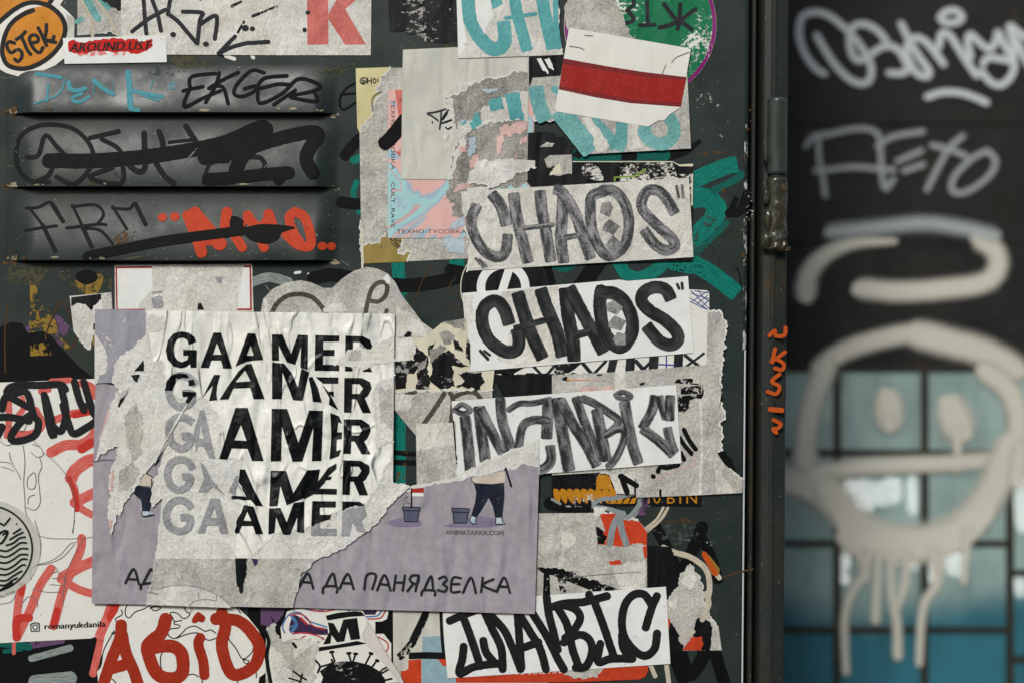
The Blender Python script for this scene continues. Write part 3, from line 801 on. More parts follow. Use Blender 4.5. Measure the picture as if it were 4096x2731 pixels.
# ------------------------------------------------------------------ paint and marker on the door itself
dm = door.part
fr(0, 0, K1400)
dm('cyan_tag', 'paint_cyan', [st('250 500 330 512 415 527', 26), st('440 540 432 600 400 650 330 680 250 710', 13), st('335 570 333 690', 14), st('470 560 480 600 520 618 582 603', 32), st('562 640 505 665 515 692 560 695 612 660', 24),
   st('642 545 640 650', 7), st('637 545 700 600 772 642', 30), st('770 560 765 640', 5), st('862 490 880 600 890 700 905 748 945 755', 40), st('880 610 960 632 1100 660', 26), st('960 650 1080 685', 16), st('1032 540 1022 610', 6), st('1185 572 1152 566 1154 600 1182 602', 13), st('1030 492 1062 490', 6)])
dm('black_tag', 'paint_black', sts(25, '1450 497 1290 520 1285 600', '1240 620 1290 606 1370 590', '1285 600 1252 728 1380 668 1490 618', '1475 492 1455 580 1395 700', '1602 490 1500 542 1410 602', '1410 602 1500 590 1545 708', '1775 492 1690 478 1600 570 1582 640 1640 658 1720 618 1722 585 1650 605', '1930 513 1780 530 1742 600 1870 572 1960 578', '1740 612 1758 705 1900 640 2010 535 2150 578 2110 620 1960 652', '1850 715 1990 615', '1960 665 2132 692 2112 620') )
dm('white_drip', 'white_paint', [st('1515 378 1575 398', 24), st('1692 372 1702 390', 24)])
dm('dry_scuff', 'olivefl', [poly('2130 480 2352 410 2352 500 2150 500'), poly('1130 380 1500 380 1400 470 1200 460')])
fr(1300, 0, K1000)
dm('black_scrawl', 'paint_black', sts(26, '300 782 205 832 142 930 148 1015 185 1035 300 962', '150 892 300 882'))
dm('dry_scuff', 'olivefl', [poly('0 620 330 570 330 660 0 700'), poly('780 450 1200 420 1240 460 800 480')])
fr(0, 440, K1400)
dm('faded_tag', 'faded', sts(30, '350 492 250 492 150 430 110 320 140 180 250 112 370 102 500 132 600 222 638 322 600 432 510 506 400 458', '190 322 268 312 300 190 330 180 380 240 440 300', '372 390 340 452 260 492', '610 192 800 147', '690 202 800 262 832 340 830 500 622 462 770 396')
   + sts(38, '972 160 982 300 985 400 940 422 868 368', '1072 150 1102 250 1052 330 1112 442 1182 500', '1250 112 1322 222 1332 262') + sts(22, '1142 222 1322 202', '1382 500 1422 372 1542 352') + sts(32, '1690 322 1762 332 1782 402 1652 482'))
dm('black_crossout', 'paint_black', [st('345 348 600 350 900 330 1200 290 1500 228 1700 140 1770 118', 100), st('1790 130 1720 232 1630 330 1590 440', 96), st('1385 330 1500 312 1700 252 1900 190 2080 152 2140 172 2085 262 2065 342 2110 430', 94), st('1410 474 1600 462 1800 440 1950 430', 84), st('1930 420 1880 480', 70)])
dm('faded_letters', 'faded', sts(19, '180 662 262 656 350 625 432 752', '200 662 300 782 390 952', '180 812 392 782', '490 642 562 782 630 922', '490 652 642 640 702 702 665 770', '460 797 662 772 722 775', '572 800 682 812 772 902', '760 652 862 802', '760 662 870 667 912 632 985 772') + sts(28, '300 780 390 950', '350 630 432 752', '560 780 632 922', '912 632 985 770'))
dm('orange_tag', 'paint_orange', [ell(1098, 725, 31, 28), ell(1180, 720, 32, 30), ell(2172, 918, 31, 28), ell(2230, 918, 27, 28),
   st('1268 712 1330 850 1368 962', 76), st('1312 700 1400 800 1490 905', 92), st('1340 885 1470 885', 62), st('1528 690 1520 790', 72), st('1530 780 1600 870 1640 930', 62), st('1668 708 1740 830 1786 930', 62), st('1808 702 1840 790', 70), st('1668 712 1750 790 1810 720', 56), st('1530 700 1600 790 1660 740', 50),
   st('1990 690 1948 720 1975 820 2020 890', 62), st('1985 688 2045 720 2085 810 2098 905 2070 925 2000 905 1930 840', 64)])
dm('black_crossout', 'paint_black', [st('612 990 800 948 1100 888 1400 846 1620 818', 70), poly('1560 718 1640 742 1652 790 1780 770 1990 792 1900 832 1880 872 1800 907 1700 882 1640 842 1560 832', sm=True)])
dm('rust_stain', 'rust', [poly('165 820 230 830 220 930 165 940'), poly('50 1010 130 1000 120 1040 60 1050'), poly('770 870 900 770 940 800 900 880 790 910'), poly('30 40 90 36 70 80 40 90')])
dm('rust_stain', 'olivefl', [poly('100 10 900 5 900 30 100 35'), poly('1000 500 2200 500 2240 540 1000 545'), poly('100 985 1000 990 900 1010 100 1012'), poly('1400 980 2200 970 2250 1005 1400 1010'), poly('100 530 700 532 500 600 120 580')])
fr(1350, 550, 900 / 2352)
dm('green_stroke', 'green', [st('250 210 200 230 165 240', 80), st('200 470 165 600 230 780', 60)])
dm('black_stroke', 'paint_black', [st('230 20 140 110 80 190', 118), st('40 680 160 694 260 700', 122)])
fr(2100, 0, K1100)
dm('green_stroke', 'greend', [st('420 1340 700 1352 780 1340', 96), st('930 1350 1050 1310 1190 1330', 110)])
dm('black_stroke', 'paint_blackg', [st('1200 1350 1370 1300 1490 1215', 80, w2=40), st('440 1340 520 1250', 70), st('780 1330 930 1340', 70)])
fr(2400, 600, 660 / 1568)
dm('green_stroke', 'green', [st('800 330 1000 240 1180 165 1290 140', 160, cap='f'), st('830 470 1000 455 1090 520 1110 590 1050 690 930 800 830 890', 190), st('820 1050 960 1120 1130 1230 1290 1360', 165, cap='f'), st('170 1060 250 1180 380 1215 520 1150 640 1060', 120), st('700 1090 860 1120', 120)])
dm('green_stroke', 'greend', [st('1100 380 1310 270 1340 230', 70), st('900 990 1050 850 1200 700', 60)])
dm('black_smudge', 'paint_blackg', [st('1230 600 1330 580 1400 420', 90), st('1260 540 1290 470', 60), st('1290 1110 1330 1200 1340 1320', 14)])
dm('rust_fleck', 'paint_black', [ell(RND.uniform(640, 1010), RND.uniform(1050, 1260), RND.uniform(3, 9), RND.uniform(3, 8), 7, .3) for _ in range(60)] + [ell(RND.uniform(880, 1180), RND.uniform(860, 1120), RND.uniform(2, 6), RND.uniform(2, 6), 7, .3) for _ in range(40)])
dm('rust_stain', 'rust', [poly('1350 950 1410 945 1410 1030 1355 1020'), poly('900 20 1440 10 1440 50 900 45'), poly('1350 60 1430 60 1430 90 1350 88'), poly('1100 1060 1160 1060 1150 1110 1090 1110')])
fr(2600, 300, 700 / 998)
dm('rust_stain', 'rust', [poly('545 175 590 165 590 260 545 300 530 340 575 330'), poly('285 240 320 235 310 265 290 262'), poly('400 640 430 640 430 720 400 700')])
dm('white_scuff', 'whitefl', [poly('230 130 330 100 420 190 420 360 330 380 260 330'), poly('420 60 460 70 440 90'), poly('440 250 470 300 450 310'), poly('540 660 590 660 590 1000 545 990')])
fr(1000, 1050, K1000)
dm('green_stroke', 'green', [st('1390 -30 1400 120 1430 260', 120), st('1950 -60 1950 120', 140), st('1430 330 1445 500', 60)])
dm('black_stroke', 'paint_blackg', [st('600 150 760 120 980 150 1300 210 1650 205 2040 120', 130)])
dm('grey_swipe', 'grey_paint', [st('10 190 180 140 360 185', 90)])
dm('white_fleck', 'white_paint', [st('425 100 470 92', 26), ell(550, 108, 11, 10)])
dm('thin_scratch', 'rustline', sts(9, '1720 20 1620 180 1540 400', '2000 60 1860 260 1990 330 1890 400 2000 460', '1880 400 1990 560'))
fr(1000, 1650, 1200 / 2352)
dm('green_stroke', 'green', [st('1165 -40 1165 640', 110)])
dm('black_stroke', 'paint_blackg', [st('1120 310 1310 325', 40), st('1110 385 1310 395', 44)])
dm('rust_stain', 'rust', [poly('1140 180 1190 170 1190 260 1150 250'), poly('1130 470 1180 460 1180 530 1130 540'), poly('1200 220 1250 230 1240 560 1200 560'), poly('1140 600 1170 590 1160 630')])
fr(1800, 600, 1200 / 2352)
dm('black_stroke', 'paint_blackg', [st('1180 860 1020 1080', 130), st('0 940 120 960', 90), st('760 900 800 1040', 60)])
dm('green_stroke', 'greend', [st('820 905 900 930 960 900', 60)])
fr(0, 1050, K1100)
dm('ochre_patch', 'ochrefl', [poly('255 130 310 180 330 300 400 380 440 450 480 500 430 560 330 540 255 560'), poly('650 150 860 100 870 200 800 280 700 250', sm=True), poly('520 640 600 720 560 740 500 690'), poly('770 500 830 500 830 720 790 720'), poly('250 480 480 500 500 640 380 600 240 600')])
dm('ochre_patch', 'olivefl', [poly('500 60 950 60 960 240 700 270 500 120'), poly('20 20 480 30 300 200 40 160')])
dm('purple_patch', 'purple', [poly('470 455 540 480 585 560 560 640 510 710 470 640 500 560', sm=True), poly('210 570 260 510 250 600'), poly('260 800 330 870 370 1000 300 1010')])
dm('black_patch', 'blackmass', [poly('-20 560 100 508 190 520 235 600 380 588 430 620 540 740 680 892 800 985 830 1000 830 1030 -20 1060', sm=False), ell(742, 125, 94, 64, 30, .03)])
dm('rust_line', 'rustline', sts(14, '66 360 42 600 45 940', '395 660 400 590 520 340 605 470', '660 655 590 755'))
dm('ochre_patch', 'ochrefl', [poly('260 700 420 680 440 790 260 800')])
fr(0, 2080, K1100)
dm('black_patch', 'blackmass', [poly('-20 960 880 930 880 1392 -20 1392')])
dm('purple_patch', 'purple', [poly('230 960 560 950 550 1050 250 1100'), poly('2230 740 2330 740 2320 900 2240 920')])
dm('green_smear', 'greend', [st('0 1050 250 1080', 60), st('40 1120 180 1100', 40)])
dm('grey_smear', 'grey_paint', [st('270 1180 600 1090', 60), st('300 1380 600 1350', 120)])
dm('red_drag', 'redmk', [st('120 1010 118 1135', 32), st('870 990 830 1160 795 1310', 64)])
fr(1000, 2200, K1000)
dm('black_patch', 'blackmass', [poly('-20 500 1350 540 1350 1249 -20 1249')])
dm('purple_patch', 'purple', [poly('100 520 340 540 300 620 220 720 100 700')])
fr(1600, 2000, K1400)
dm('black_letters', 'paint_blackg', [st('1715 175 1800 330 1880 520', 76), st('2030 180 1960 350 1870 530', 84), st('2030 260 2100 400 2135 530', 70), st('1850 860 1870 1010', 90), st('1880 1010 1950 1170 2060 1010', 90), st('2100 970 2180 1228', 84), st('1840 1040 1900 1200', 80), st('1010 20 1240 60', 90), st('1110 90 1200 60', 60)])
dm('cream_ring', 'cream_paint', [st('1800 50 1750 130 1650 215', 20), st('1770 45 1725 125 1640 195', 18), st('1770 315 1850 350 1950 380 2050 455 2080 560 2065 680 2025 790', 38), st('1680 1100 1715 1180', 30), st('1790 1100 1808 1240', 32), st('2130 500 2145 520', 34)])
dm('orange_daub', 'ochrefl', [poly('2030 335 2080 370 2150 460 2140 505 2095 500 2060 420')])
dm('orange_daub', 'paint_orange2', [st('2045 360 2090 440 2120 490', 36)])
dm('rust_line', 'rustline', [st('2150 525 2250 490 2370 460', 13), st('1820 310 1825 500', 6), st('1770 142 1990 144', 7)])
dm('rust_stain', 'rust', [poly('1880 115 1950 125 1940 150 1890 145'), poly('2200 240 2240 240 2235 256 2205 254'), poly('1790 70 1840 80 1830 110 1795 100')])
dm('white_scuff', 'whitefl', [poly('2050 270 2100 300 2080 310'), poly('2220 360 2250 370 2240 380'), poly('2110 640 2130 640 2130 740 2110 740')])

fr(0, 0, 1)
for i in range(46):          # old scratches in the paint
    x, y = RND.uniform(20, 2800), RND.uniform(20, 2700)
    if 30 < x < 1360 and 250 < y < 1050 and i % 3: y = RND.choice([330, 400, 600, 690, 900, 980]) + RND.uniform(-30, 30)
    a = RND.uniform(-0.9, 0.9); L = RND.uniform(30, 150)
    dm('scratch', 'scratch' if i % 3 else 'scratch_dark', [st('%f %f %f %f %f %f' % (x, y, x + L * .5 * math.cos(a), y + L * .5 * math.sin(a) + RND.uniform(-8, 8), x + L * math.cos(a), y + L * math.sin(a)), RND.uniform(3, 6))], nosplit=True)
for x, y, w, h in [(2760, 250, 130, 220), (2830, 900, 120, 260), (2860, 1350, 100, 300), (2700, 2120, 200, 120), (2780, 2420, 160, 200), (1490, 120, 90, 120), (1350, 1000, 120, 90), (150, 1080, 220, 120), (700, 280, 300, 40), (60, 600, 80, 90), (1200, 900, 90, 60), (500, 700, 160, 30)]:
    dm('glue_residue', 'glue', [ell(x, y, w / 2, h / 2, 22, .25)], nosplit=True)
for a, b in LOUV:            # chipped paint on the lips and at the ends of the slots
    for k in range(9):
        x = RND.uniform(60, 1330); dm('paint_chip', 'chip' if k % 2 else 'rust', [ell(x, b - RND.uniform(4, 14), RND.uniform(6, 26), RND.uniform(3, 7), 10, .3)], nosplit=True)
    dm('paint_chip', 'chip', [ell(52, b - 8, 26, 12, 12, .3)], nosplit=True); dm('rust_stain', 'rust', [ell(40, b - 14, 40, 26, 12, .3)], nosplit=True); dm('paint_chip', 'chip', [ell(1338, b + 6, 20, 10, 12, .3)], nosplit=True)

# ------------------------------------------------------------------ stickers, lowest first
fr(0, 0, 520 / 2352)
t = paper_thing('torn_sticker', 'grey torn sticker scrap with teal paint strokes, left of the big lettered sheet', 'fib', [poly('1405 -20 2200 -20 2200 660 ~ 1960 560 ~ 1780 620 1400 650')])
t.part('teal_paint', 'tealfib', [st('1560 -20 1640 120 1720 260 1770 340', 130), st('1740 -20 1850 70 1960 130', 110), st('1400 400 1480 350', 90)])
t.part('cream_line', 'cream_paint', [st('1470 -10 1600 260 1680 420 1680 660', 60), st('1740 10 1900 200 2030 420 2160 650', 50)])
t.part('dark_gap', 'black', [poly('1800 -20 2200 -20 2200 190 ~ 2020 140 ~ 1900 60')])
fr(0, 0, K1400)
t = paper_thing('lettered_sheet', 'large faded white sheet with black letters, an arrow and a big red K', 'fibL', [poly('815 -20 2496 -20 2492 374 1890 374 1120 370 815 366')])
t.part('red_letter', 'redfib', [poly('2062 -20 2205 -20 2205 110 2250 0 2260 -20 2460 -20 2385 70 2455 304 2300 304 2205 130 2205 304 2062 304') if False else poly('2064 -20 2206 -20 2208 302 2066 304'), poly('2206 100 2275 -20 2420 -20 2320 65 2460 302 2320 304 2206 130')])
t.part('black_letters', 'pen', sts(29, '965 -20 975 120 985 230', '1015 -20 1060 100 1083 210', '890 215 1000 130 1110 70', '1150 -20 1135 60 1130 100', '1130 95 1200 150 1260 220 1325 295', '1230 82 1360 90 1345 140 1328 295', '1350 165 1455 112 1445 265', '1470 362 1530 300 1580 250', '1475 360 1560 320 1650 295 1680 292', '1690 292 1805 285') + [ell(1165, 236, 20, 18), ell(1385, 300, 20, 18), ell(1650, 193, 24, 22), ell(1697, 198, 18, 17), ell(2070, 88, 17, 14), ell(2048, 205, 15, 17), st('1700 112 1740 96', 22), st('1590 30 1620 15', 18), st('1330 -10 1350 0', 18)])
t.part('dry_strokes', 'blackfl', [st('1740 96 1860 45', 14), st('1560 45 1600 25', 20), st('1600 220 1640 150', 16), st('1490 375 1500 378', 14)])
fr(0, 0, 520 / 2352)
t = paper_thing('round_sticker', 'orange bubble sticker with thick black outline and the word STEK', 'vinyl', [poly('-60 1240 0 1262 120 1330 300 1380 370 1396 620 1350 850 1255 1000 1190 1165 1060 1150 900 1200 720 1345 690 1352 345 1200 190 1088 100 1150 0 1160 -40 -60 -40')])
t.part('grey_side', 'greyp', [poly('1208 260 1350 345 1345 680 1205 712')])
t.part('orange_fill', 'orange', [poly('50 800 100 600 230 380 450 200 700 130 900 150 1060 300 1150 480 1130 660 1020 860 800 1060 560 1200 330 1230 150 1150 60 1000', sm=True)])
t.part('orange_fill', 'orange', [poly('-60 -40 930 -40 890 80 700 30 420 80 200 200 0 400 -60 440')])
t.part('black_outline', 'mk4', [st('600 195 420 270 240 400 130 560 55 800 50 1000 140 1180 350 1250 560 1225 800 1110 1010 930 1140 720 1185 520 1130 340 1000 190 850 100 650 52 450 80 250 190 100 310 -40 430', 86), st('880 90 970 -40', 84)])
t.part('lettering', 'mk4', sts(66, '265 790 180 762 130 800 142 890 200 965 270 930 340 905 400 960 390 1060 325 1125 272 1080', '300 722 400 655 460 585', '400 690 450 800 500 920 560 990', '560 785 690 760 680 665 600 640 540 690 555 790 640 920 725 960 780 870', '695 515 770 660 845 830', '845 455 840 570 815 700', '830 735 950 740 980 670', '870 750 1010 775'))
t.part('white_scratch', 'whitefl', [st('320 510 330 620 290 740 330 880 310 1060', 50), st('180 950 200 1120', 90), st('680 495 730 510', 40)])
fr(0, 0, K1400)
t = paper_thing('name_strip', 'small white strip with AROUND.US in black italics over a red paint smear', 'white2', [poly('425 260 1115 240 1123 421 437 433')])
t.part('pink_smear', 'pinkpaint', [poly('480 350 ~ 700 340 ~ 850 350 840 375 ~ 560 375 ~ 510 392', amp=6)])
t.part('red_smear', 'redpaint', [poly('458 290 ~ 500 272 ~ 570 290 ~ 640 272 ~ 780 262 ~ 850 275 ~ 920 262 ~ 955 290 ~ 1020 262 ~ 1028 310 ~ 980 350 ~ 890 366 ~ 840 352 ~ 700 350 ~ 560 362 ~ 500 362 ~ 462 345', amp=7)])
t.part('lettering', 'black', [text('AROUND.US.F', 466, 354, 1010, 338, 62, 0.25), text('AROUND.US.F', 472, 353, 1016, 337, 62, 0.25)])
fr(1300, 0, K1000)
t = paper_thing('black_sticker', 'scuffed black sticker with white scratch marks above the folded grey sheet', 'blackworn2', [poly('594 -20 1300 -20 1300 408 ~ 1040 408 ~ 900 345 ~ 760 300 610 305')])
t.part('white_scratches', 'whitefl', [st('700 50 705 270', 40), st('700 215 940 215 1040 290', 50), st('820 -10 850 120 860 170', 70), st('960 20 960 180', 50), st('760 280 900 345 1010 400', 50), st('980 80 1180 100 1200 330', 60), st('700 50 800 20 1200 60', 40)])

fr(2100, 0, K1100)
t = paper_thing('round_sticker', 'round white and green sticker with magenta rim and black asterisk, half rubbed off', 'fibL', [ell(985, 213, 652, 652, 90)])
t.part('green_print', 'greenp', [ell(985, 213, 618, 618, 80)])
t.part('solid_green', 'greenf', [poly('1060 110 ~ 1170 60 ~ 1240 -20 1420 -20 ~ 1440 90 ~ 1440 170 ~ 1420 260 ~ 1350 330 1320 410 930 330 ~ 880 280 ~ 850 250 ~ 1050 240', amp=14)])
t.part('magenta_rim', 'magenta', [('s', [(FR[0] + (985 + 634 * math.cos(a)) * FR[2], FR[1] + (213 + 634 * math.sin(a)) * FR[2]) for a in [math.radians(q) for q in range(-80, 65, 2)]], 16 * FR[2], 16 * FR[2], 'f', 0.03), ('s', [(FR[0] + (985 + 634 * math.cos(a)) * FR[2], FR[1] + (213 + 634 * math.sin(a)) * FR[2]) for a in [math.radians(q) for q in range(150, 260, 2)]], 14 * FR[2], 14 * FR[2], 'f', 0.03)])
t.part('asterisk', 'pen', sts(38, '1328 40 1318 190 1305 250', '1190 40 1270 150 1310 190', '1460 80 1380 140 1320 190', '1320 185 1380 220 1425 255', '1310 190 1200 230 1150 240') + sts(34, '920 -20 930 40 900 70 870 95', '890 110 930 160 910 190 870 200', '1045 20 1050 200', '980 220 1110 215'))
t.part('bare_paper', 'fib', [poly('350 230 335 60 380 -20 740 -20 800 60 840 130 860 230 ~ 890 290 930 340 400 330')])
t.part('worn_patches', 'whitefl', [poly('1420 120 1600 60 1600 420 1400 420 1330 400 1420 260'), poly('850 60 1060 60 1060 330 900 330'), poly('1390 420 1560 420 1400 700')])

fr(1340, 200, 800 / 2240)
t = paper_thing('torn_sticker', 'tall yellow sticker torn down to grey fibre, with a handle written in its corner', 'fib', [poly('232 210 2230 180 2232 2300 300 2395 ~ 290 1900 275 930 250 870')])
t.part('yellow_layer', 'yellow', [poly('232 210 620 198 ~ 570 270 ~ 450 430 ~ 525 470 ~ 440 620 ~ 410 740 ~ 300 850 ~ 278 932 250 872')])
fr(1350, 550, 900 / 2352)
t.part('ochre_layer', 'ochre', [poly('278 1320 272 1130 ~ 340 1090 ~ 430 1112 ~ 500 990 ~ 590 1040 685 1060 ~ 640 1212 ~ 782 1190 ~ 730 1300')])
t.part('pale_edge', 'cream', [poly('245 900 270 980 274 1320 262 1425 250 1430 250 1100')])
t.part('thin_lines', 'pen', sts(8, '500 985 550 1040 570 1110 630 1150 660 1145', '560 1060 640 1150', '590 1060 640 1085 675 1085', '600 1060 620 1110 655 1140'))
t.part('green_stain', 'bluefib', [poly('1110 1050 1330 1050 1330 1240 ~ 1200 1200 ~ 1110 1130')])
fr(1340, 200, 800 / 2240)
t.part('handwriting', 'pen', sts(11, '335 350 310 340 300 365 320 372 335 345 340 375 358 350 345 318 300 320 280 355 300 385 335 382', '365 315 365 380', '405 318 407 385', '365 350 405 350', '440 322 425 350 440 378 462 350 440 322', '478 325 485 360') + sts(6, '515 300 520 312', '535 300 538 310'))
t.part('thin_lines', 'pensoft', sts(6, '520 465 440 510 410 570 415 690', '530 475 455 515 425 575 425 690'))

fr(1350, 550, 900 / 2352)
t = paper_thing('marbled_sticker', 'pink and light blue marbled sticker with narrow black techno lettering along two edges', 'marble', [poly('528 -495 2050 -495 2050 600 1400 1054 527 1054')])
t.part('edge_lettering', 'black', [text('ТЕХНО-ТУСОВКА', 620, 1006, 1345, 1006, 40)])
t.part('edge_lettering', 'black', [text('ТЕХНО ТУСОВКА', 562, -390, 562, 340, 40), text('.', 562, 398, 562, 410, 40), text('CULT_RAVE', 562, 470, 562, 950, 40)])
t.part('red_bleed', 'redfib', [poly('600 -490 700 -490 690 -240 ~ 640 -220'), poly('600 150 ~ 660 110 660 200 ~ 600 160')])
t.part('edge_lettering', 'black', [text('ЗС', 640, -370, 700, -370, 30)])
t.part('black_stroke', 'paint_black', [st('500 60 560 10 700 -170', 150)])
t.part('grey_fibre', 'fibD', [poly('1160 440 2000 440 1900 520 ~ 1640 520 ~ 1560 600 ~ 1330 830 ~ 1200 830 ~ 1230 700 ~ 1120 640 ~ 1170 520', amp=14)])
t.part('pink_fibre', 'pinkfib', [poly('1270 490 ~ 1500 440 1520 470 ~ 1200 580', amp=6)])
t.part('blue_fibre', 'bluefib', [poly('1210 880 ~ 1330 820 1330 940 1290 940 ~ 1150 970', amp=10)])
t.part('pink_edge', 'pinkfib', [poly('1995 520 2020 470 2048 445 2048 525')])

fr(1800, 600, 1200 / 2352)
t = paper_thing('black_sticker', 'small black sticker scrap with torn grey patches, right of the grey folded sheet', 'black', [poly('600 -130 760 -140 ~ 960 -60 960 300 640 300 600 250')])
t.part('grey_patch', 'fib', [poly('740 75 780 45 955 40 955 190 ~ 780 205 ~ 830 130 ~ 760 140', amp=5), poly('700 -20 ~ 760 -60 ~ 820 -50 800 -20', amp=4)])
t.part('cream_patch', 'cream', [poly('780 200 ~ 830 120 ~ 860 110 ~ 880 190', amp=5)])
fr(1800, 600, 1200 / 2352)
t = paper_thing('black_sticker', 'rubbed black sticker strip with white wear and a lime zigzag, behind the upper CHAOS sheet', 'black', [poly('960 92 1740 92 1795 120 1903 112 1898 870 700 905 700 300 960 290')])
t.part('white_wear', 'blackworn', [poly('1040 130 1100 110 1170 150 1200 240 1100 230 1040 190', sm=True), poly('1335 95 1740 95 1790 240 1330 250'), poly('1780 195 1900 190 1898 430 1870 430 1865 225')])
t.part('lime_line', 'lime', [st('1290 245 1290 218 1450 210 1530 155', 14, sm=False)])
t.part('paper_edge', 'cream', [poly('960 92 1740 92 1795 118 1903 112 1903 132 1800 132 1745 100 960 99'), poly('1892 190 1904 190 1900 440 1890 440')])

fr(1340, 200, 800 / 2240)
t = paper_thing('grey_sheet', 'thin pale grey paper sheet with a small black signature, ripped along its right side', 'greyp', [poly('762 4 2172 -60 2165 780 2150 1468 740 1450')])
t.part('torn_fibre', 'fibD', [poly('1395 380 ~ 1580 362 ~ 1730 312 ~ 1860 302 ~ 2060 240 2160 262 2155 1466 1275 1456 ~ 1292 1300 ~ 1335 1170 ~ 1372 1060 ~ 1440 980 ~ 1345 870 ~ 1312 640 ~ 1220 545 ~ 1395 490', amp=14)])
t.part('pale_rip', 'fibL', [poly('1220 545 ~ 1312 560 ~ 1325 700 ~ 1320 860 ~ 1300 1050 ~ 1240 1160 ~ 1225 900', amp=8), poly('1275 1456 ~ 1340 1160 ~ 1440 1000 ~ 1470 1000 ~ 1350 1250 ~ 1300 1456', amp=9), poly('1390 385 ~ 1580 360 ~ 1420 470 1395 500', amp=8), poly('1640 700 ~ 1860 540 ~ 2070 470 2160 470 2160 800 ~ 1900 790 ~ 1700 830 ~ 1640 860', amp=16), poly('1380 820 ~ 1500 800 ~ 1700 830 ~ 1480 930 ~ 1360 1000', amp=14)])
t.part('teal_scraps', 'tealflat', [poly('1715 580 ~ 1862 520 1892 660 ~ 1830 675 ~ 1740 690', amp=6), poly('1900 505 2062 475 ~ 2122 790 ~ 2040 770 ~ 1960 780', amp=6), poly('1500 820 ~ 1600 700 ~ 1650 840 ~ 1540 900', amp=8), poly('1400 840 ~ 1480 780 ~ 1440 850', amp=6)])
t.part('pink_scraps', 'pinkfib', [poly('1390 1095 ~ 1470 1080 ~ 1480 1150 ~ 1390 1160', amp=8), poly('1840 880 ~ 2150 800 2150 900 ~ 1960 980 ~ 1860 960', amp=14), poly('1810 970 ~ 1880 960 ~ 1870 1100 ~ 1830 1220 ~ 1810 1120', amp=8), poly('2080 1000 2150 960 2150 1040 ~ 2060 1080', amp=8), poly('1510 1250 ~ 1630 1150 ~ 1600 1280 ~ 1510 1360', amp=9), poly('2000 1190 ~ 2060 1150 ~ 2030 1220', amp=5)])
t.part('blue_scraps', 'bluefib', [poly('1500 990 ~ 1560 980 ~ 1600 1080 ~ 1530 1190 ~ 1480 1190 ~ 1500 1080', amp=9), poly('1640 450 ~ 1860 445 ~ 1700 500', amp=7), poly('1400 800 ~ 1480 770 ~ 1420 860', amp=7)])
t.part('fibre_strip', 'fibL', [poly('1510 1380 ~ 1650 1240 ~ 2000 1230 2240 1245 2240 1325 ~ 2060 1370 ~ 1960 1440 ~ 1800 1530 ~ 1640 1500 ~ 1480 1480', amp=9)])
t.part('signature', 'pen', sts(16, '1035 715 1130 700 1240 668', '1035 720 1100 755 1155 798', '1190 695 1185 790 1172 892', '1195 790 1240 710 1270 680', '1195 825 1300 790', '1240 872 1265 892 1305 868') + [ell(1091, 817, 10, 10)])
t.part('worn_signature', 'blackfl', [st('1215 780 1280 680', 14), st('1230 820 1305 790', 16)])

fr(1300, 0, K1000)
t = paper_thing('torn_sticker', 'white sticker with big teal CH lettering, ripped down its right edge', 'fibL', [poly('1238 -20 2180 -20 ~ 2205 120 ~ 2190 330 ~ 2235 500 2242 525 1800 540 1255 556')])
t.part('teal_lettering', 'tealflat', [st('1620 60 1570 -30', 120, cap='f'), st('1350 -30 1345 60 1370 200 1440 340 1540 450 1620 470 1690 400 1680 220', 130, cap='f'), st('1780 -20 1810 150 1860 330 1900 480', 110, cap='f'), st('1700 180 1980 140', 36), st('2040 -20 2070 150 2110 330 2140 460', 120, cap='f'), st('2170 -20 2170 200 2200 450', 50)])
t.part('smooth_corner', 'white2', [poly('1242 -10 1280 -10 1300 200 1340 400 ~ 1320 460 1256 552'), poly('1410 -20 1560 -20 ~ 1590 180 ~ 1500 330 1430 200')])

fr(2100, 0, K1100)
t = paper_thing('torn_sticker', 'grey torn sticker with teal AOS lettering, under the red striped flag sticker', 'fib', [poly('65 672 305 655 1385 640 1416 1276 512 1326 ~ 490 1220 ~ 430 1110 ~ 280 1030 ~ 80 1045 ~ 45 750')])
t.part('teal_lettering', 'tealfib', [st('90 760 120 900 170 1030', 130, cap='f'), st('250 770 300 800', 60), st('300 960 420 1110 560 1290', 170, cap='f'), st('840 1040 830 1150 790 1280', 120, cap='f'), st('560 1020 680 1150 770 1250', 110, cap='f'), st('1010 1130 1060 1200 1170 1240 1260 1180 1270 1080 1230 1010', 110), st('970 1130 1050 1100', 60)])
t.part('pale_fibre', 'fibL', [poly('480 1010 560 1010 ~ 720 1250 ~ 690 1300 620 1310 ~ 560 1150', amp=7), poly('880 1060 ~ 960 1060 ~ 960 1180 1000 1270 870 1290', amp=7)])
t = Thing('black_sticker', 'dark square of sticker with torn white quotation marks, left of the flag sticker', 'sticker')
t.part('paper', 'black', [poly('35 488 335 475 330 650 60 672 35 745')], skirt=True)
t.part('quotation_marks', 'white2', [poly('100 510 135 505 165 560 200 620 195 645 ~ 150 610'), poly('165 515 ~ 205 500 ~ 230 550 ~ 245 612 ~ 205 590', amp=4)])
def flagcup(x, y):
    a = FL0; d = ((x - a[0]) * 0.55 + (y - a[1]) * 0.84)
    return 0.0015 * max(0, d / 60) ** 2
fr(2100, 0, K1100)
FL0 = (FR[0] + 1050 * FR[2], FR[1] + 800 * FR[2])
t = Thing('flag_sticker', 'white sticker with a broad red stripe and its lower right corner folded over', 'sticker')
t.part('paper', 'vinyl', [poly('372 270 380 255 400 250 900 335 1395 420 1412 436 1410 460 1375 668 1328 925 1048 1090 275 962 260 950 258 925 330 510')], skirt=True)
t.part('red_stripe', 'redfdk', [poly('330 508 700 575 1000 622 1378 668 1328 922 900 890 600 840 287 772')])
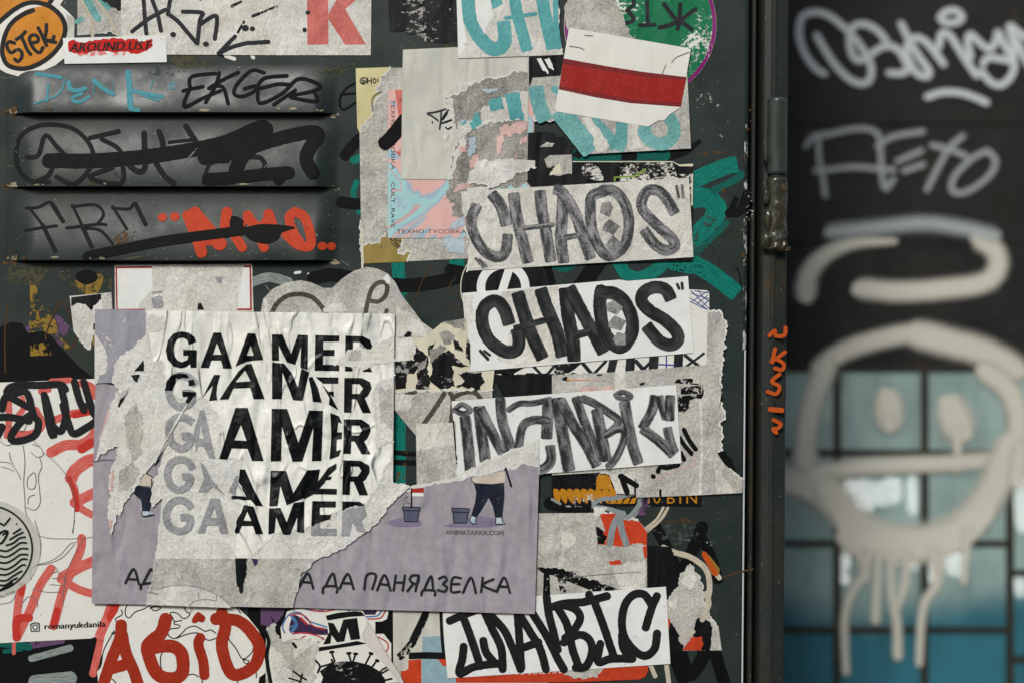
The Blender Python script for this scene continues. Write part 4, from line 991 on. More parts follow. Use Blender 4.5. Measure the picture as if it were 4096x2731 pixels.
t.part('stripe_centre', 'redflag', [poly('322 555 700 615 1000 660 1370 695 1336 890 900 860 600 800 295 745')])
t.part('folded_corner', 'vinyl', [poly('1048 1090 1328 925 1230 990 1190 1036 1130 1040')], dz=2.5e-4, skirt=True)
t.part('pencil_mark', 'pensoft', sts(6, '380 405 460 415 505 435', '510 312 580 316', '1170 640 1200 565', '1250 545 1290 500 1400 455'))

fr(1800, 1080, K1100)
t = paper_thing('round_sticker', 'round black sticker with a white struck-through ring, between the two CHAOS sheets', 'black', [ell(460, 150, 370, 370, 60)])
t.part('white_ring', 'white2', [('s', [(FR[0] + (455 + 190 * math.cos(a)) * FR[2], FR[1] + (150 + 190 * math.sin(a)) * FR[2]) for a in [math.radians(q) for q in range(150, 400, 4)]], 36 * FR[2], 36 * FR[2], 'f', 0.0), st('440 200 520 -50', 70, cap='f')])
t.part('edge', 'cream', [('s', [(FR[0] + (460 + 368 * math.cos(a)) * FR[2], FR[1] + (150 + 368 * math.sin(a)) * FR[2]) for a in [math.radians(q) for q in range(150, 215, 4)]], 4 * FR[2], 4 * FR[2], 'f', 0.0)])
fr(1800, 600, 1200 / 2352)
t = paper_thing('lettered_sheet', 'grey paper sheet marked CHAOS in streaky faded marker, the higher of the two', 'fibL', [poly('88 330 1870 222 1906 842 135 950 ~ 162 740 ~ 120 600 150 560 ~ 240 420 ~ 200 330', amp=5)])
t.part('torn_corner', 'fibL', [poly('88 330 330 318 ~ 220 430 ~ 120 540 95 480', amp=8), poly('130 300 330 290 ~ 250 380 ~ 150 440', amp=8)])
t.part('lettering', 'mk', [st('330 350 385 420 420 500 440 590', 100, cap='f'), st('210 440 170 540 180 640 240 760 320 830 400 835 440 780 450 670', 92, cap='f'),
   st('500 350 520 520 570 720 610 880', 100, cap='f'), st('705 330 720 480 750 640 790 870', 100, cap='f'), st('590 615 800 590', 42),
   st('890 340 880 500 870 700 890 880', 100, cap='f'), st('820 310 880 340 970 480 1040 680 1100 850', 95, cap='f'), st('910 690 1010 670', 50),
   st('1200 330 1110 370 1100 500 1120 660 1190 800 1270 830 1370 740 1400 580 1370 430 1290 330 1200 320', 92),
   st('1760 500 1690 380 1620 320 1540 330 1500 420 1530 500 1640 610 1740 700 1760 760 1690 790 1600 740 1520 630', 92, cap='f')])
t.part('letter_diamonds', 'mkhole', [poly('1190 420 1250 405 1275 450 1250 530 1175 495'), poly('1200 590 1250 545 1330 600 1280 670 1195 630'), poly('1215 745 1275 670 1330 720 1290 800 1230 790')])
t.part('quotation_marks', 'mk', [st('1775 290 1790 370', 26), st('1815 285 1825 370', 26), st('205 855 260 920', 26), st('235 860 285 910', 22)])

fr(1800, 1080, K1100)
t = paper_thing('white_sticker', 'white sticker with crosses, black bars and a blue ballpoint web, behind the lower CHAOS sheet', 'vinyl', [poly('1900 160 2195 176 2215 196 2212 885 ~ 1800 892 ~ 1200 885 ~ 800 880 ~ 360 886 360 500')])
t.part('black_bars', 'pen', [st('1545 740 1535 885', 80, cap='f'), st('1745 730 1735 880', 84, cap='f'), st('1955 720 1945 870', 80, cap='f'), st('1400 760 1370 885', 70, cap='f'), st('720 830 770 880', 26), st('890 820 840 880', 26), st('1130 790 1210 885', 34), st('1330 780 1230 885', 26), st('1590 780 1680 880', 36), st('1710 790 1620 880', 28), st('2010 730 2170 855', 30), st('2168 712 2010 830', 22), st('2090 840 2170 860', 34)])
t.part('black_block', 'blackworn2', [poly('890 800 1130 790 1060 850 1010 880 890 880'), poly('370 885 380 850 640 830 540 885'), poly('2090 815 2175 855 2040 885')])
t.part('blue_web', 'bluepen', sts(7, '2060 200 2210 250', '2050 240 2200 340', '2090 180 2210 200', '2070 270 2195 185', '2110 290 2200 220', '2150 315 2210 260', '2060 180 2120 240 2210 330', '2120 178 2160 230 2210 270', '2050 270 2130 310 2205 342') + sts(12, '1848 735 1850 885', '1785 805 1920 812'))
fr(1700, 1450, 1300 / 2352)
t = paper_thing('black_sticker', 'plain brushed black sticker just above the INANBIC marker sheet', 'black', [poly('480 88 920 80 922 300 600 300')])
# 10 BYN strip and the long grey tear
fr(2200, 1480, 800 / 2163)
t = paper_thing('price_strip', 'worn black strip with amber half-discs and the figure 10 BYN', 'black', [poly('20 1080 940 1040 1640 1290 1635 1470 20 1466')])
t.part('scuffed_print', 'blackworn2', [poly('25 1150 300 1080 540 1080 500 1240 380 1280 25 1280')])
t.part('amber_discs', 'amber', [poly('%d 1280 %d 1290 %d 1340 %d 1440 %d 1400 %d 1370' % (x, x + 55, x + 78, x + 60, x + 20, x + 4), sm=True) for x in range(38, 700, 76)] + [poly('540 1095 610 1100 ~ 660 1200 ~ 710 1290 500 1280 500 1180', amp=6)])
t.part('amber_scallops', 'amber', [poly('%d 1440 %d 1385 %d 1370 %d 1372 %d 1438' % (x, x + 30, x + 80, x + 84, x + 60), sm=False) for x in (640, 712, 784, 856)])
t.part('figures', 'amber', [text('10 BYN', 1058, 1437, 1588, 1437, 124)])
t.part('white_wear', 'whitefl', [poly('260 1340 720 1330 720 1400 420 1450 260 1450'), poly('20 1460 1300 1460 1300 1475 20 1475'), poly('1180 1380 1230 1370 1220 1440 1190 1440')])
t.part('silver_loop', 'silver', [st('470 1440 560 1390 700 1380 860 1340 900 1330 880 1310 800 1330 730 1350', 46), st('480 1470 640 1500 800 1540', 44), st('980 1370 960 1470 900 1568', 60), st('20 1390 110 1440', 28)])
t.part('violet_mark', 'purple', [poly('990 1370 1070 1370 1040 1568 950 1568')])
t = paper_thing('torn_sheet', 'large grey torn paper remnant running down beside the marker sheets to the door edge', 'fib', [poly('20 48 700 20 1690 -60 1700 -640 ~ 1840 -640 ~ 1900 -420 ~ 1860 -150 ~ 1850 40 ~ 1845 260 ~ 1885 480 ~ 1835 600 ~ 1862 700 ~ 1862 860 ~ 1800 890 ~ 1900 1020 ~ 2080 1180 2076 1322 1500 1350 930 1372 925 1150 ~ 700 1120 ~ 540 1100 20 1130', amp=10)])
t.part('pale_fibre', 'fibL', [poly('700 20 820 20 ~ 830 200 700 220', amp=6), poly('1610 320 1640 320 ~ 1650 900 ~ 1640 1330 1600 1335 ~ 1625 900', amp=4), poly('1770 1020 ~ 1900 1180 ~ 1990 1320 1800 1330', amp=8), poly('640 1130 ~ 760 1100 ~ 920 1150 900 1330 ~ 720 1330', amp=8)])
t.part('dark_remains', 'blackfl', [st('1380 120 1520 110', 50), st('1350 130 1600 150', 14), poly('1375 280 1655 250 1640 300 ~ 1510 320 ~ 1500 400 ~ 1450 455 1385 440', amp=6), poly('1410 180 1630 160 1630 250 1410 260'), st('980 150 1010 140', 26), poly('1640 150 1660 190 1655 270 1635 270')])
t.part('black_strokes', 'paint_black', [st('1445 640 1500 750 1570 850', 50), st('1400 730 1460 820 1530 900', 48), st('1410 890 1445 960', 50), st('1380 1020 1260 1050 1190 1040 1165 1090', 50), st('1110 1140 1118 1145', 48), st('760 1140 830 1180 930 1240', 60), st('770 1140 800 1230 830 1310', 62), st('1190 1290 1190 1350', 26)])
t.part('scraped_dark', 'blackmass', [poly('1800 890 ~ 1870 870 ~ 1960 960 ~ 2000 1080 ~ 1890 1020', amp=8), poly('1835 160 ~ 1860 300 ~ 1830 420 1850 200', amp=5)])
t.part('orange_line', 'pinkfib', [st('200 103 580 103', 14), st('1550 900 1550 1010 1300 1110 1120 1180', 12, sm=False), poly('290 190 ~ 680 170 680 220 ~ 320 228', amp=10)])
t.part('orange_dot', 'orange', [ell(192, 105, 16, 13), st('200 103 420 102', 8)])
t.part('black_speck', 'black', [poly('125 90 ~ 170 60 ~ 190 70 ~ 180 110 ~ 140 110', amp=5), poly('500 42 560 40 555 56 510 56')])

fr(1800, 1080, K1100)
t = paper_thing('lettered_sheet', 'crisp white paper sheet marked CHAOS in dense black marker, the lower of the two', 'white2', [poly('106 200 1330 95 1450 85 1520 97 2032 55 2080 706 163 868 ~ 165 780 135 530')])
t.part('grey_fibre', 'fibL', [poly('440 190 920 140 ~ 900 420 ~ 940 600 ~ 940 770 560 830 ~ 400 760 ~ 540 500 ~ 400 300', amp=14), poly('115 220 ~ 200 220 ~ 180 480 140 520', amp=8)])
t.part('lettering', 'mk2', [st('505 460 470 350 420 280 360 270 290 330 275 430 310 560 390 650 490 700 570 680 590 600 570 510', 115, cap='f'), st('580 200 640 400 700 560 790 750', 118, cap='f'), st('775 170 830 330 910 520 960 730', 118, cap='f'), st('550 500 700 460 880 410', 56, cap='f'),
   st('985 165 1010 400 1050 600 1060 770', 120, cap='f'), st('1020 155 1110 330 1220 530 1310 700', 115, cap='f'), st('1090 555 1180 530', 70), st('1290 180 1280 330 1320 530 1400 640 1480 650 1550 540 1550 400 1480 260 1390 200 1290 200', 115),
   st('1885 250 1840 170 1740 150 1650 200 1640 280 1720 360 1850 440 1940 540 1940 610 1870 640 1780 600 1680 480', 112, cap='f')])
t.part('letter_diamonds', 'mkhole', [poly('1340 290 1395 258 1478 320 1425 385 1338 350'), poly('1352 450 1405 388 1505 435 1460 520 1355 490'), poly('1390 590 1430 530 1500 550 1500 640 1420 640')])
t.part('quotation_marks', 'mk2', [st('1940 125 1955 160', 26), st('1980 115 1985 160', 26), st('260 690 325 760', 28), st('295 690 340 725', 24)])
fr(1000, 1050, K1000)
t = paper_thing('cloud_sticker', 'grey cloud-shaped torn sticker with thick brown outlines, above the GAAMER poster', 'fib', [poly('105 470 130 345 220 250 350 190 480 170 580 190 700 243 780 240 870 155 980 82 1100 45 1200 60 1300 108 1370 190 1430 310 1520 425 1620 560 1720 632 1980 640 1990 1210 2280 1200 2290 1660 1570 1630 1360 1380 1340 900 700 760', sm=False)])
t.part('brown_outline', 'ghostD', [st('205 500 250 400 350 320 470 300 590 330 680 420 730 500', 44), st('1085 500 1110 380 1150 250 1220 190 1290 210 1280 310 1210 370 1130 360', 42), st('1270 500 1290 450', 34), st('1480 690 1500 660', 50), st('1470 1240 1560 1215', 36), st('1830 1230 1740 1370 1640 1510', 46), st('1880 1220 1910 1290 1890 1529', 44), st('1910 1270 2000 1225 2110 1215 2180 1290', 44)])
t.part('white_chip', 'white2', [poly('1255 145 1300 108 1325 180 1315 208 1290 200')])
t.part('pale_folds', 'fibL', [poly('690 440 ~ 760 380 ~ 830 400 ~ 880 380 ~ 940 460 700 470', amp=7), poly('130 470 ~ 150 340 ~ 185 400 180 470', amp=6), poly('1380 400 ~ 1500 470 ~ 1640 610 1680 700 1500 690 1370 700', amp=10), poly('1365 1230 1560 1240 ~ 1480 1400 ~ 1370 1380', amp=8)])
t = paper_thing('torn_sticker', 'cream and black torn sticker with broken block letters, left of the lower CHAOS sheet', 'cream', [poly('1370 900 ~ 1480 700 1640 708 1800 572 2030 525 2050 700 2070 1030 2300 1010 2280 1195 ~ 1900 1200 ~ 1370 1215')])
t.part('black_letters', 'blackworn2', [poly('1370 925 ~ 1560 920 ~ 1570 1010 1540 1050 ~ 1480 1040 ~ 1470 1180 1372 1190', amp=6), poly('1555 770 ~ 1680 880 ~ 1690 1190 1560 1190 ~ 1580 1020 ~ 1540 900', amp=7), poly('1700 900 ~ 1870 820 ~ 2060 980 ~ 1900 970 ~ 1930 1160 ~ 1800 1195 1690 1110 ~ 1720 1000', amp=7), poly('1960 1040 ~ 2060 1030 ~ 2180 1030 ~ 2210 1120 ~ 2170 1190 ~ 1940 1170 ~ 2020 1110', amp=7), poly('1675 800 ~ 1750 740 ~ 1700 880 1680 870', amp=5), poly('2040 700 ~ 2070 760 2075 960 ~ 2030 860', amp=5), poly('1910 720 ~ 1960 740 ~ 2010 840 ~ 1930 820', amp=5)])
t.part('grey_fibre', 'fibD', [poly('1780 670 ~ 1850 640 ~ 1930 690 ~ 1900 760 ~ 1830 770', amp=6), poly('1690 820 ~ 1800 770 ~ 1850 800 ~ 1700 950', amp=9), poly('1810 560 2030 528 ~ 2020 640 ~ 1900 590', amp=6), poly('1580 960 ~ 1680 880 ~ 1660 960 ~ 1590 1040', amp=8), poly('1380 960 ~ 1420 960 ~ 1410 1000', amp=6)])
t.part('pale_tear', 'fibW', [poly('1370 700 ~ 1420 720 ~ 1510 700 ~ 1560 780 ~ 1550 860 ~ 1490 920 1370 930', amp=9)])
t.part('black_dot', 'black', [poly('1450 690 1490 645 1525 660 1510 700 1475 705')])
fr(1000, 1650, 1200 / 2352)
t = paper_thing('torn_sticker', 'grey fibrous paper square beside the green paint, left of the INANBIC marker sheet', 'fib', [poly('1302 84 1600 74 1640 420 1625 560 1310 580')])
t.part('pale_fibre', 'fibL', [poly('1304 86 1590 76 1600 250 ~ 1450 260 ~ 1310 300', amp=12)])
t.part('dark_edge', 'black', [poly('1590 60 1600 56 1632 420 1620 430')])
fr(1700, 1450, 1300 / 2352)
t = paper_thing('lettered_sheet', 'white paper sheet marked INANBIC in soft charcoal marker, above the 10 BYN strip', 'white2', [poly('193 276 1814 159 1852 722 828 800 228 860 ~ 235 760 ~ 228 640 225 440 205 410')])
t.part('lettering', 'mk3', [st('215 340 270 300 330 345 270 365 225 345', 44), st('290 390 310 560 330 790', 92, cap='f'), st('390 320 410 500 450 790', 92, cap='f'), st('400 330 470 470 560 640 620 680', 84, cap='f'), st('545 260 560 420 610 580 640 660', 84, cap='f'),
   st('610 335 680 295 780 290 900 265', 50), st('890 270 885 420 880 540', 92, cap='f'), st('880 420 800 410 720 440 690 520 680 620', 70), st('905 600 910 700 860 760 780 780', 80, cap='f'),
   st('960 260 980 420 1010 600 1040 770', 100, cap='f'), st('980 270 1080 460 1170 600 1240 740', 86, cap='f'), st('1090 250 1150 420 1220 580 1260 700', 76, cap='f'), st('1150 260 1220 290 1330 360 1400 420 1350 490 1300 520', 66),
   st('1240 340 1270 500 1310 700', 92, cap='f'), st('1310 515 1380 480 1440 490 1420 600 1370 700 1330 740', 60), st('1380 230 1430 210 1490 240 1440 262 1390 245', 44), st('1440 285 1470 450 1500 600 1540 720', 90, cap='f'),
   st('1660 240 1640 340 1570 470', 80, cap='f'), st('1690 245 1720 330 1740 400', 72, cap='f'), st('1770 240 1765 410', 80, cap='f'), st('1570 475 1660 540 1740 610 1790 660', 80, cap='f'), st('1750 470 1770 560 1800 640', 76, cap='f')])
t.part('torn_edge', 'fibL', [poly('232 860 ~ 300 780 ~ 420 720 ~ 560 660 ~ 760 580 826 560 830 800', amp=8)])
fr(1600, 2000, K1400)
t = paper_thing('torn_sticker', 'grey torn sticker with bright orange remains and black strokes, right of the lilac poster', 'fib', [poly('900 86 1340 80 ~ 1500 90 ~ 1600 130 1658 200 1660 620 900 680')])
t.part('orange_remains', 'orangeworn', [poly('1340 90 1480 82 ~ 1520 130 ~ 1610 140 1658 210 1658 300 ~ 1600 280 ~ 1500 310 1320 292 ~ 1380 200', amp=9), poly('1405 405 ~ 1480 400 ~ 1490 430 1410 430', amp=5), poly('1555 415 ~ 1590 415 ~ 1580 430', amp=4), poly('1630 310 1658 300 1658 390 ~ 1640 380', amp=6)])
t.part('silver_loop', 'silver', [st('1410 290 1430 180 1470 110 1490 200 1520 290', 44), st('1300 40 1420 60 1530 110 1610 20', 30)])
t.part('black_patch', 'blackfl', [poly('1312 170 ~ 1360 200 ~ 1390 240 1370 292 1330 290'), poly('920 450 ~ 1090 455 ~ 1250 520 ~ 1400 570 1480 600 1300 610 1120 540 ~ 950 480', amp=7), poly('1050 480 1110 470 1120 640 1080 640'), poly('965 490 1005 500 1010 640 960 640')])
t.part('pale_fibre', 'fibL', [poly('1080 190 ~ 1180 240 ~ 1160 300 ~ 1110 320 ~ 1100 450 1050 440 ~ 1090 340', amp=8), poly('1420 440 ~ 1650 400 1650 600 1480 595', amp=14), poly('1300 40 1400 45 1310 130', amp=5)])
t.part('scratch', 'pensoft', [st('1060 530 1300 500 1620 478', 5)])
t = paper_thing('torn_sticker', 'ragged grey and black sticker scrap with an orange patch, right of the bottom INANBIC sheet', 'fib', [poly('1790 680 ~ 1880 510 ~ 1950 425 ~ 2030 560 ~ 2060 720 ~ 2140 850 2162 1006 1830 1008 1780 900')])
t.part('black_patch', 'black', [poly('1660 300 1825 312 ~ 1875 570 1790 640 1660 640'), poly('1800 800 ~ 1860 880 ~ 1900 1008 1790 1008'), poly('1990 800 ~ 2050 790 ~ 2100 850 ~ 2080 1008 ~ 1990 1008 ~ 1970 880', amp=7)])
t.part('orange_patch', 'orangered', [poly('1895 1005 ~ 1950 920 ~ 2030 915 ~ 2040 960 2020 1005', amp=6), poly('1800 790 1815 800 1810 860 1800 870')])
t.part('pale_fibre', 'fibL', [poly('1880 540 ~ 1950 430 ~ 2000 520 ~ 1950 600', amp=8), poly('1800 700 ~ 1860 640 ~ 1850 740', amp=7)])
t.part('cream_stroke', 'cream_paint', [st('1900 920 1970 880', 30), st('2060 620 2075 700 2030 800', 34)])
fr(1000, 2200, K1000)
t = paper_thing('printed_sticker', 'grey sticker with black triangle lines and a pale blue block, beside the peeling sticker', 'greyp', [poly('1345 555 2100 560 2100 1300 1350 1300')])
t.part('blue_block', 'ltblue', [poly('1622 810 1860 800 1960 1300 1615 1300')])
t.part('triangle', 'blackfl', [st('1670 560 1600 720 1530 860', 66, cap='f'), st('1540 850 1440 970 1400 1000', 70, cap='f')])
t.part('triangle_side', 'black', [st('1660 570 1600 700 1530 840', 64, cap='f'), st('1795 560 1805 780 1820 960', 30, cap='f'), st('1500 990 1640 985 1840 990', 64, cap='f')])
t.part('orange_block', 'orangeworn', [poly('1490 1030 1612 1020 1612 1300 1420 1300 1420 1130 ~ 1490 1110'), poly('1770 1020 1850 1020 1850 1090 ~ 1800 1060')])
fr(1600, 2000, K1400)
t = paper_thing('printed_sticker', 'orange-red rounded sticker with worn white lettering, under the bottom INANBIC sheet', 'orangered', [poly('380 1260 372 1180 1000 1100 1640 1060 1668 1080 1666 1140 1650 1180 1610 1200 1200 1218 700 1222')])
t.part('lettering', 'white2', [text('MARKET.ru', 780, 1170, 1090, 1158, 46)])
t.part('grey_fibre', 'fib', [poly('1110 1130 1420 1112 ~ 1340 1160 ~ 1330 1190 ~ 1200 1190 ~ 1100 1170', amp=8)])
t.part('bottom_edge', 'ltblue', [poly('350 1222 1000 1222 1000 1300 350 1300')])
t = paper_thing('lettered_sheet', 'white paper sheet marked INANBIC in solid black marker, lowest of the lettered sheets', 'white2', [poly('288 700 920 640 1786 577 1816 1095 320 1192 300 960')])
t.part('lettering', 'mk4', sts(56, '335 806 440 760 560 720', '420 770 470 900 540 1110', '428 980 420 1060 400 1160 500 1115 660 1095 690 1130', '560 940 580 1020 640 1090', '570 750 620 860 680 990 690 1130', '600 760 700 870 760 1000 810 1130', '790 760 800 900 815 1120', '800 760 880 890 940 990 980 1130', '830 985 930 950', '880 740 980 900 1060 1060 1100 1130', '985 650 1000 760 1030 880 1060 1000',
   '1000 720 1100 690 1230 680 1390 640', '1270 630 1278 660', '1060 720 1120 830 1160 1000 1200 1110', '1100 700 1180 730 1210 790 1160 880 1110 920', '1100 950 1200 900 1270 930 1290 1010 1250 1110 1180 1120', '1310 690 1370 850 1440 1060', '1345 960 1330 1080 1420 1060 1560 1060', '1725 640 1690 720 1650 850', '1690 700 1640 630 1570 630 1510 700 1490 820 1510 920 1580 1010 1650 1040 1710 990 1726 890', '1490 900 1500 990 1560 1060'))
# left part
fr(0, 1050, K1100)
t = paper_thing('framed_sticker', 'torn white sticker with a thin red frame line, under the louvres', 'fibL', [poly('982 24 2158 14 2168 420 985 425')])
t.part('white_panel', 'white2', [poly('1002 50 1300 46 ~ 1300 240 ~ 1200 330 1180 400 1008 405', amp=6), poly('2085 40 2145 38 2155 400 2030 400 ~ 2070 120', amp=6)])
t.part('red_line', 'red', [poly('988 36 1298 34 1298 50 1002 52 1008 398 1252 397 1252 407 996 408'), poly('2085 30 2148 28 2156 410 2028 410 2028 395 2140 394 2134 44 2085 45')])
t.part('violet_stamp', 'ghost', [poly('1295 300 ~ 1390 290 ~ 1400 390 1310 395', amp=6), poly('1300 250 1390 240 1385 265 1305 270'), poly('1840 130 ~ 1910 120 ~ 1900 180 ~ 1860 180', amp=7)])
t.part('dark_notch', 'black', [poly('1698 330 ~ 1720 345 1748 405 1690 405')])
t = paper_thing('torn_sticker', 'small torn black and white sticker scrap left of the red framed sticker', 'fibL', [poly('597 288 868 265 955 256 962 420 ~ 880 470 ~ 790 520 ~ 790 620 ~ 770 745 ~ 680 660 630 590')])
t.part('black_print', 'blackworn2', [poly('610 300 866 268 868 320 ~ 800 370 ~ 780 420 ~ 740 370 ~ 650 350 ~ 610 370', amp=6)])
t.part('grey_fibre', 'fib', [poly('870 265 955 258 960 410 ~ 880 420')])
fr(0, 1480, K1100)
t = paper_thing('sketch_sticker', 'white sticker with a fine-line face sketch, red strokes, a thick black tag and a username', 'vinyl', [poly('-60 106 420 88 860 70 860 1300 1100 2150 780 2290 0 2330 -60 2335')])
t.part('red_strokes', 'redmk', [st('700 110 790 150 820 220', 70), st('75 260 80 420 60 560', 56), st('190 240 200 330 160 380', 50), st('480 420 620 370 780 350', 66), st('310 340 360 470 270 540 130 540', 60), st('440 700 560 640 700 630 800 560 830 480', 90), st('830 760 740 780 640 860 610 920', 110), st('600 920 640 1020 670 1150 760 1220 830 1240', 64), st('640 1130 740 1080 820 1040', 90), st('350 180 420 165', 50), st('440 95 600 85', 50)])
t.part('red_solid', 'redmkd', [st('700 670 780 620', 80), st('640 380 780 350', 60), st('590 920 650 1080 660 1190', 44)])
fr(0, 2080, K1100)
t.part('red_strokes', 'redmk', [st('700 150 690 250 620 420 540 600 460 900', 74), st('820 340 700 390 540 480', 90), st('520 500 680 590 820 630', 70), st('440 410 340 560 260 760 150 990', 74), st('190 560 160 700 140 900', 70), st('960 720 920 840 860 980', 90)])
t.part('red_solid', 'redmkd', [st('490 770 460 890', 60), st('250 830 150 850 145 1000', 70), st('190 560 185 620', 56), st('990 720 950 830', 70)])
t.part('username', 'black', [text('romanyukdanila', 382, 928, 902, 905, 52), text('romanyukdanila', 387, 928, 907, 905, 52)])
t.part('camera_icon', 'black', [st('265 885 268 945 338 943 338 878 300 872 265 885', 9, sm=False), ('s', [(FR[0] + (302 + 20 * math.cos(a)) * FR[2], FR[1] + (910 + 20 * math.sin(a)) * FR[2]) for a in [math.radians(q) for q in range(0, 361, 20)]], 4 * FR[2], 4 * FR[2], 'r', 0.0), ell(325, 888, 5, 5)])
t.part('sketch_lines', 'pensoft', sts(5, '275 70 320 120 420 150 560 155 720 150 800 138', '660 185 600 200 520 290 420 350 290 380 420 365 540 310 640 200', '720 155 640 290 560 480 540 720', '300 0 350 180 340 320', '640 0 620 100', '460 390 490 410 480 440 440 450', '490 430 550 480 570 520 540 550 430 545', '450 495 540 490 560 520', '550 550 560 600 400 610 280 580', '0 715 100 690 140 620', '170 740 230 660 290 650 320 690 325 740', '270 500 260 420 330 380'))
fr(0, 1480, K1100)
t.part('sketch_lines', 'pensoft', sts(5, '0 780 80 790 140 850 180 930', '10 820 80 840 120 860', '280 630 350 660 370 720 320 740 270 700', '200 640 215 780 205 950 215 1100 220 1200 260 1290', '370 700 470 780 570 900 630 1040 640 1200 625 1390', '340 740 360 820 330 900 340 1020 345 1130 300 1190 230 1170', '290 870 240 920 240 1000 290 1010 310 950 300 870', '300 1060 250 1080 240 1140', '290 600 350 660', '80 700 100 780 120 800', '0 600 60 640 130 620', '230 460 190 520 60 460', '310 350 380 400'))
t.part('black_tag', 'mk4', sts(62, '80 230 60 180 130 130 350 125 520 120 560 160', '20 330 40 240 90 200', '120 200 230 190 290 380 330 440 310 540 220 590 110 600 100 550 180 440 260 380', '110 240 240 310', '-20 400 100 400 250 430', '380 210 400 330 430 500 460 560 440 420 390 230', '520 130 560 300 560 420 520 520 460 480', '640 100 680 250 720 340', '720 100 760 240 800 360 830 420 720 500 630 540 590 460 540 300', '-20 560 20 480') + [st('690 290 740 300 710 330', 44)])
t = paper_thing('round_sticker', 'round clear sticker with black ring and wavy lines, over the face sketch sticker', 'clear', [ell(-90, 1525, 440, 420, 70)])
t.part('ring', 'black', [('s', [(FR[0] + (-100 + 380 * math.cos(a)) * FR[2], FR[1] + (1525 + 370 * math.sin(a)) * FR[2]) for a in [math.radians(q) for q in range(-95, 95, 3)]], 8 * FR[2], 8 * FR[2], 'r', 0.0)])
fr(0, 2080, K1100)
t.part('wavy_lines', 'black', sts(17, '0 250 60 260 120 230 180 190 230 190', '0 300 60 310 120 280 180 240 240 240', '0 355 60 360 120 330 180 290 240 290', '0 405 60 415 130 380 190 330 235 330', '0 460 60 460 130 425 190 380 220 380', '0 510 60 510 120 470 190 430', '0 550 50 550 110 510 150 490', '10 590 60 560 110 530', '60 210 120 190 170 150 220 140', '90 160 140 130 200 100', '120 110 150 90 180 70', '0 20 40 40', '50 30 90 -20') + [ell(147, 28, 8, 8), st('0 110 30 90 70 90 60 130 20 190 0 190', 20), st('30 120 60 100', 16)])
t.part('caption', 'pensoft', [text('ла_пітка', 0, 660, 130, 610, 26)])
# globe
t = paper_thing('globe_sticker', 'round white sticker with a line globe and dripping red painted letters', 'vinyl', [poly('868 1250 875 1120 900 980 960 850 1050 720 1180 610 1330 555 1560 545 1750 580 1900 650 2020 730 2120 820 2210 930 2260 1040 2280 1180 2285 1290 2220 1340 2200 1480 850 1480 835 1290', sm=False)])
t.part('globe_lines', 'black', sts(10, '870 1230 890 1110 940 1010 980 940', '960 960 985 950 975 970 960 960', '1090 720 1075 760 1080 810 1110 830 1160 780 1240 750 1290 715', '1290 745 1340 730 1380 745 1330 770 1290 745', '1580 745 1600 780 1630 790 1600 830 1560 830 1520 790 1460 785 1480 830 1500 860 1560 850', '1500 860 1490 880 1540 895 1530 915 1450 930 1445 980 1500 1005 1560 960 1600 920 1670 900 1760 945 1800 930 1850 960', '1510 1005 1600 970 1700 960 1780 1020 1870 995', '1390 1130 1375 1180 1390 1280 1460 1325 1560 1335 1650 1310 1700 1335', '1940 890 1930 940 1970 960 1960 1010 2020 1090 2080 1180 2160 1120 2170 1050', '2080 1190 2110 1225 2130 1195 2080 1185', '1040 760 1050 800 990 840 1020 880', '2020 730 2060 790', '2190 1110 2195 1340', '905 1330 960 1350 1000 1392', '2040 1360 2030 1400', '1730 1360 1735 1400'))
t.part('red_letters', 'globe_red', [st('1040 890 1030 1000 960 1180 880 1420', 100), st('1050 980 1080 1130 1150 1290 1190 1420', 100), st('930 1270 1100 1220', 100), st('1420 840 1380 960 1270 1060 1285 1180 1350 1310 1470 1350 1560 1300 1560 1150 1500 1080 1420 1070 1330 1080', 112), st('1715 1000 1700 1060 1740 1200 1750 1320', 88), poly('1645 870 1650 830 1690 780 1720 790 1760 825 1740 870 1700 860 1680 875', sm=True), st('1900 790 1930 900 1900 1050 1930 1200 1990 1310 2090 1300 2190 1220 2220 1080 2150 950 2050 860 1930 840 1850 840', 104)])
# hand outline and the peeling sticker
fr(1000, 2200, K1000)
t = paper_thing('hand_sticker', 'cut-out sticker with blue and red double outlines, partly torn to grey fibre', 'vinyl', [poly('290 720 330 640 350 570 420 545 600 540 1290 540 1305 570 1290 640 1240 665 1180 665 1180 780 1260 780 1330 870 1330 1000 1340 1300 150 1300 200 860 300 830', sm=False)])
t.part('violet_fill', 'anapurple', [poly('400 620 450 610 560 690 750 740 760 780 680 790 420 770 370 740', sm=True), poly('1060 560 1200 555 1180 600 1080 600')])
t.part('blue_line', 'anablue', sts(14, '330 770 310 700 370 600 470 580 560 660 740 720', '380 720 440 680 410 620', '410 1010 470 930 600 890 690 820', '520 545 620 565 690 555', '940 550 920 580', '1090 620 1200 610 1240 560') + sts(26, '390 760 440 700 400 620'))
t.part('red_line', 'anared', sts(13, '380 610 450 590 530 620 590 700 700 740', '400 780 520 770 640 800 700 830', '400 830 460 830 520 800', '560 550 680 570 800 550', '1110 640 1230 630 1275 560', '1210 810 1290 860 1300 920 1260 960', '1270 970 1310 1040') + sts(22, '480 630 540 690'))
t.part('grey_fibre', 'fib', [poly('150 740 ~ 220 680 ~ 260 780 ~ 330 850 ~ 420 830 ~ 640 850 650 960 ~ 600 1100 ~ 620 1200 ~ 560 1300 150 1300', amp=14)])
t.part('pale_fibre', 'fibL', [poly('190 870 ~ 300 980 ~ 370 1060 ~ 390 1300 190 1300', amp=10), poly('400 830 ~ 690 830 ~ 560 900 ~ 420 1010', amp=8)])
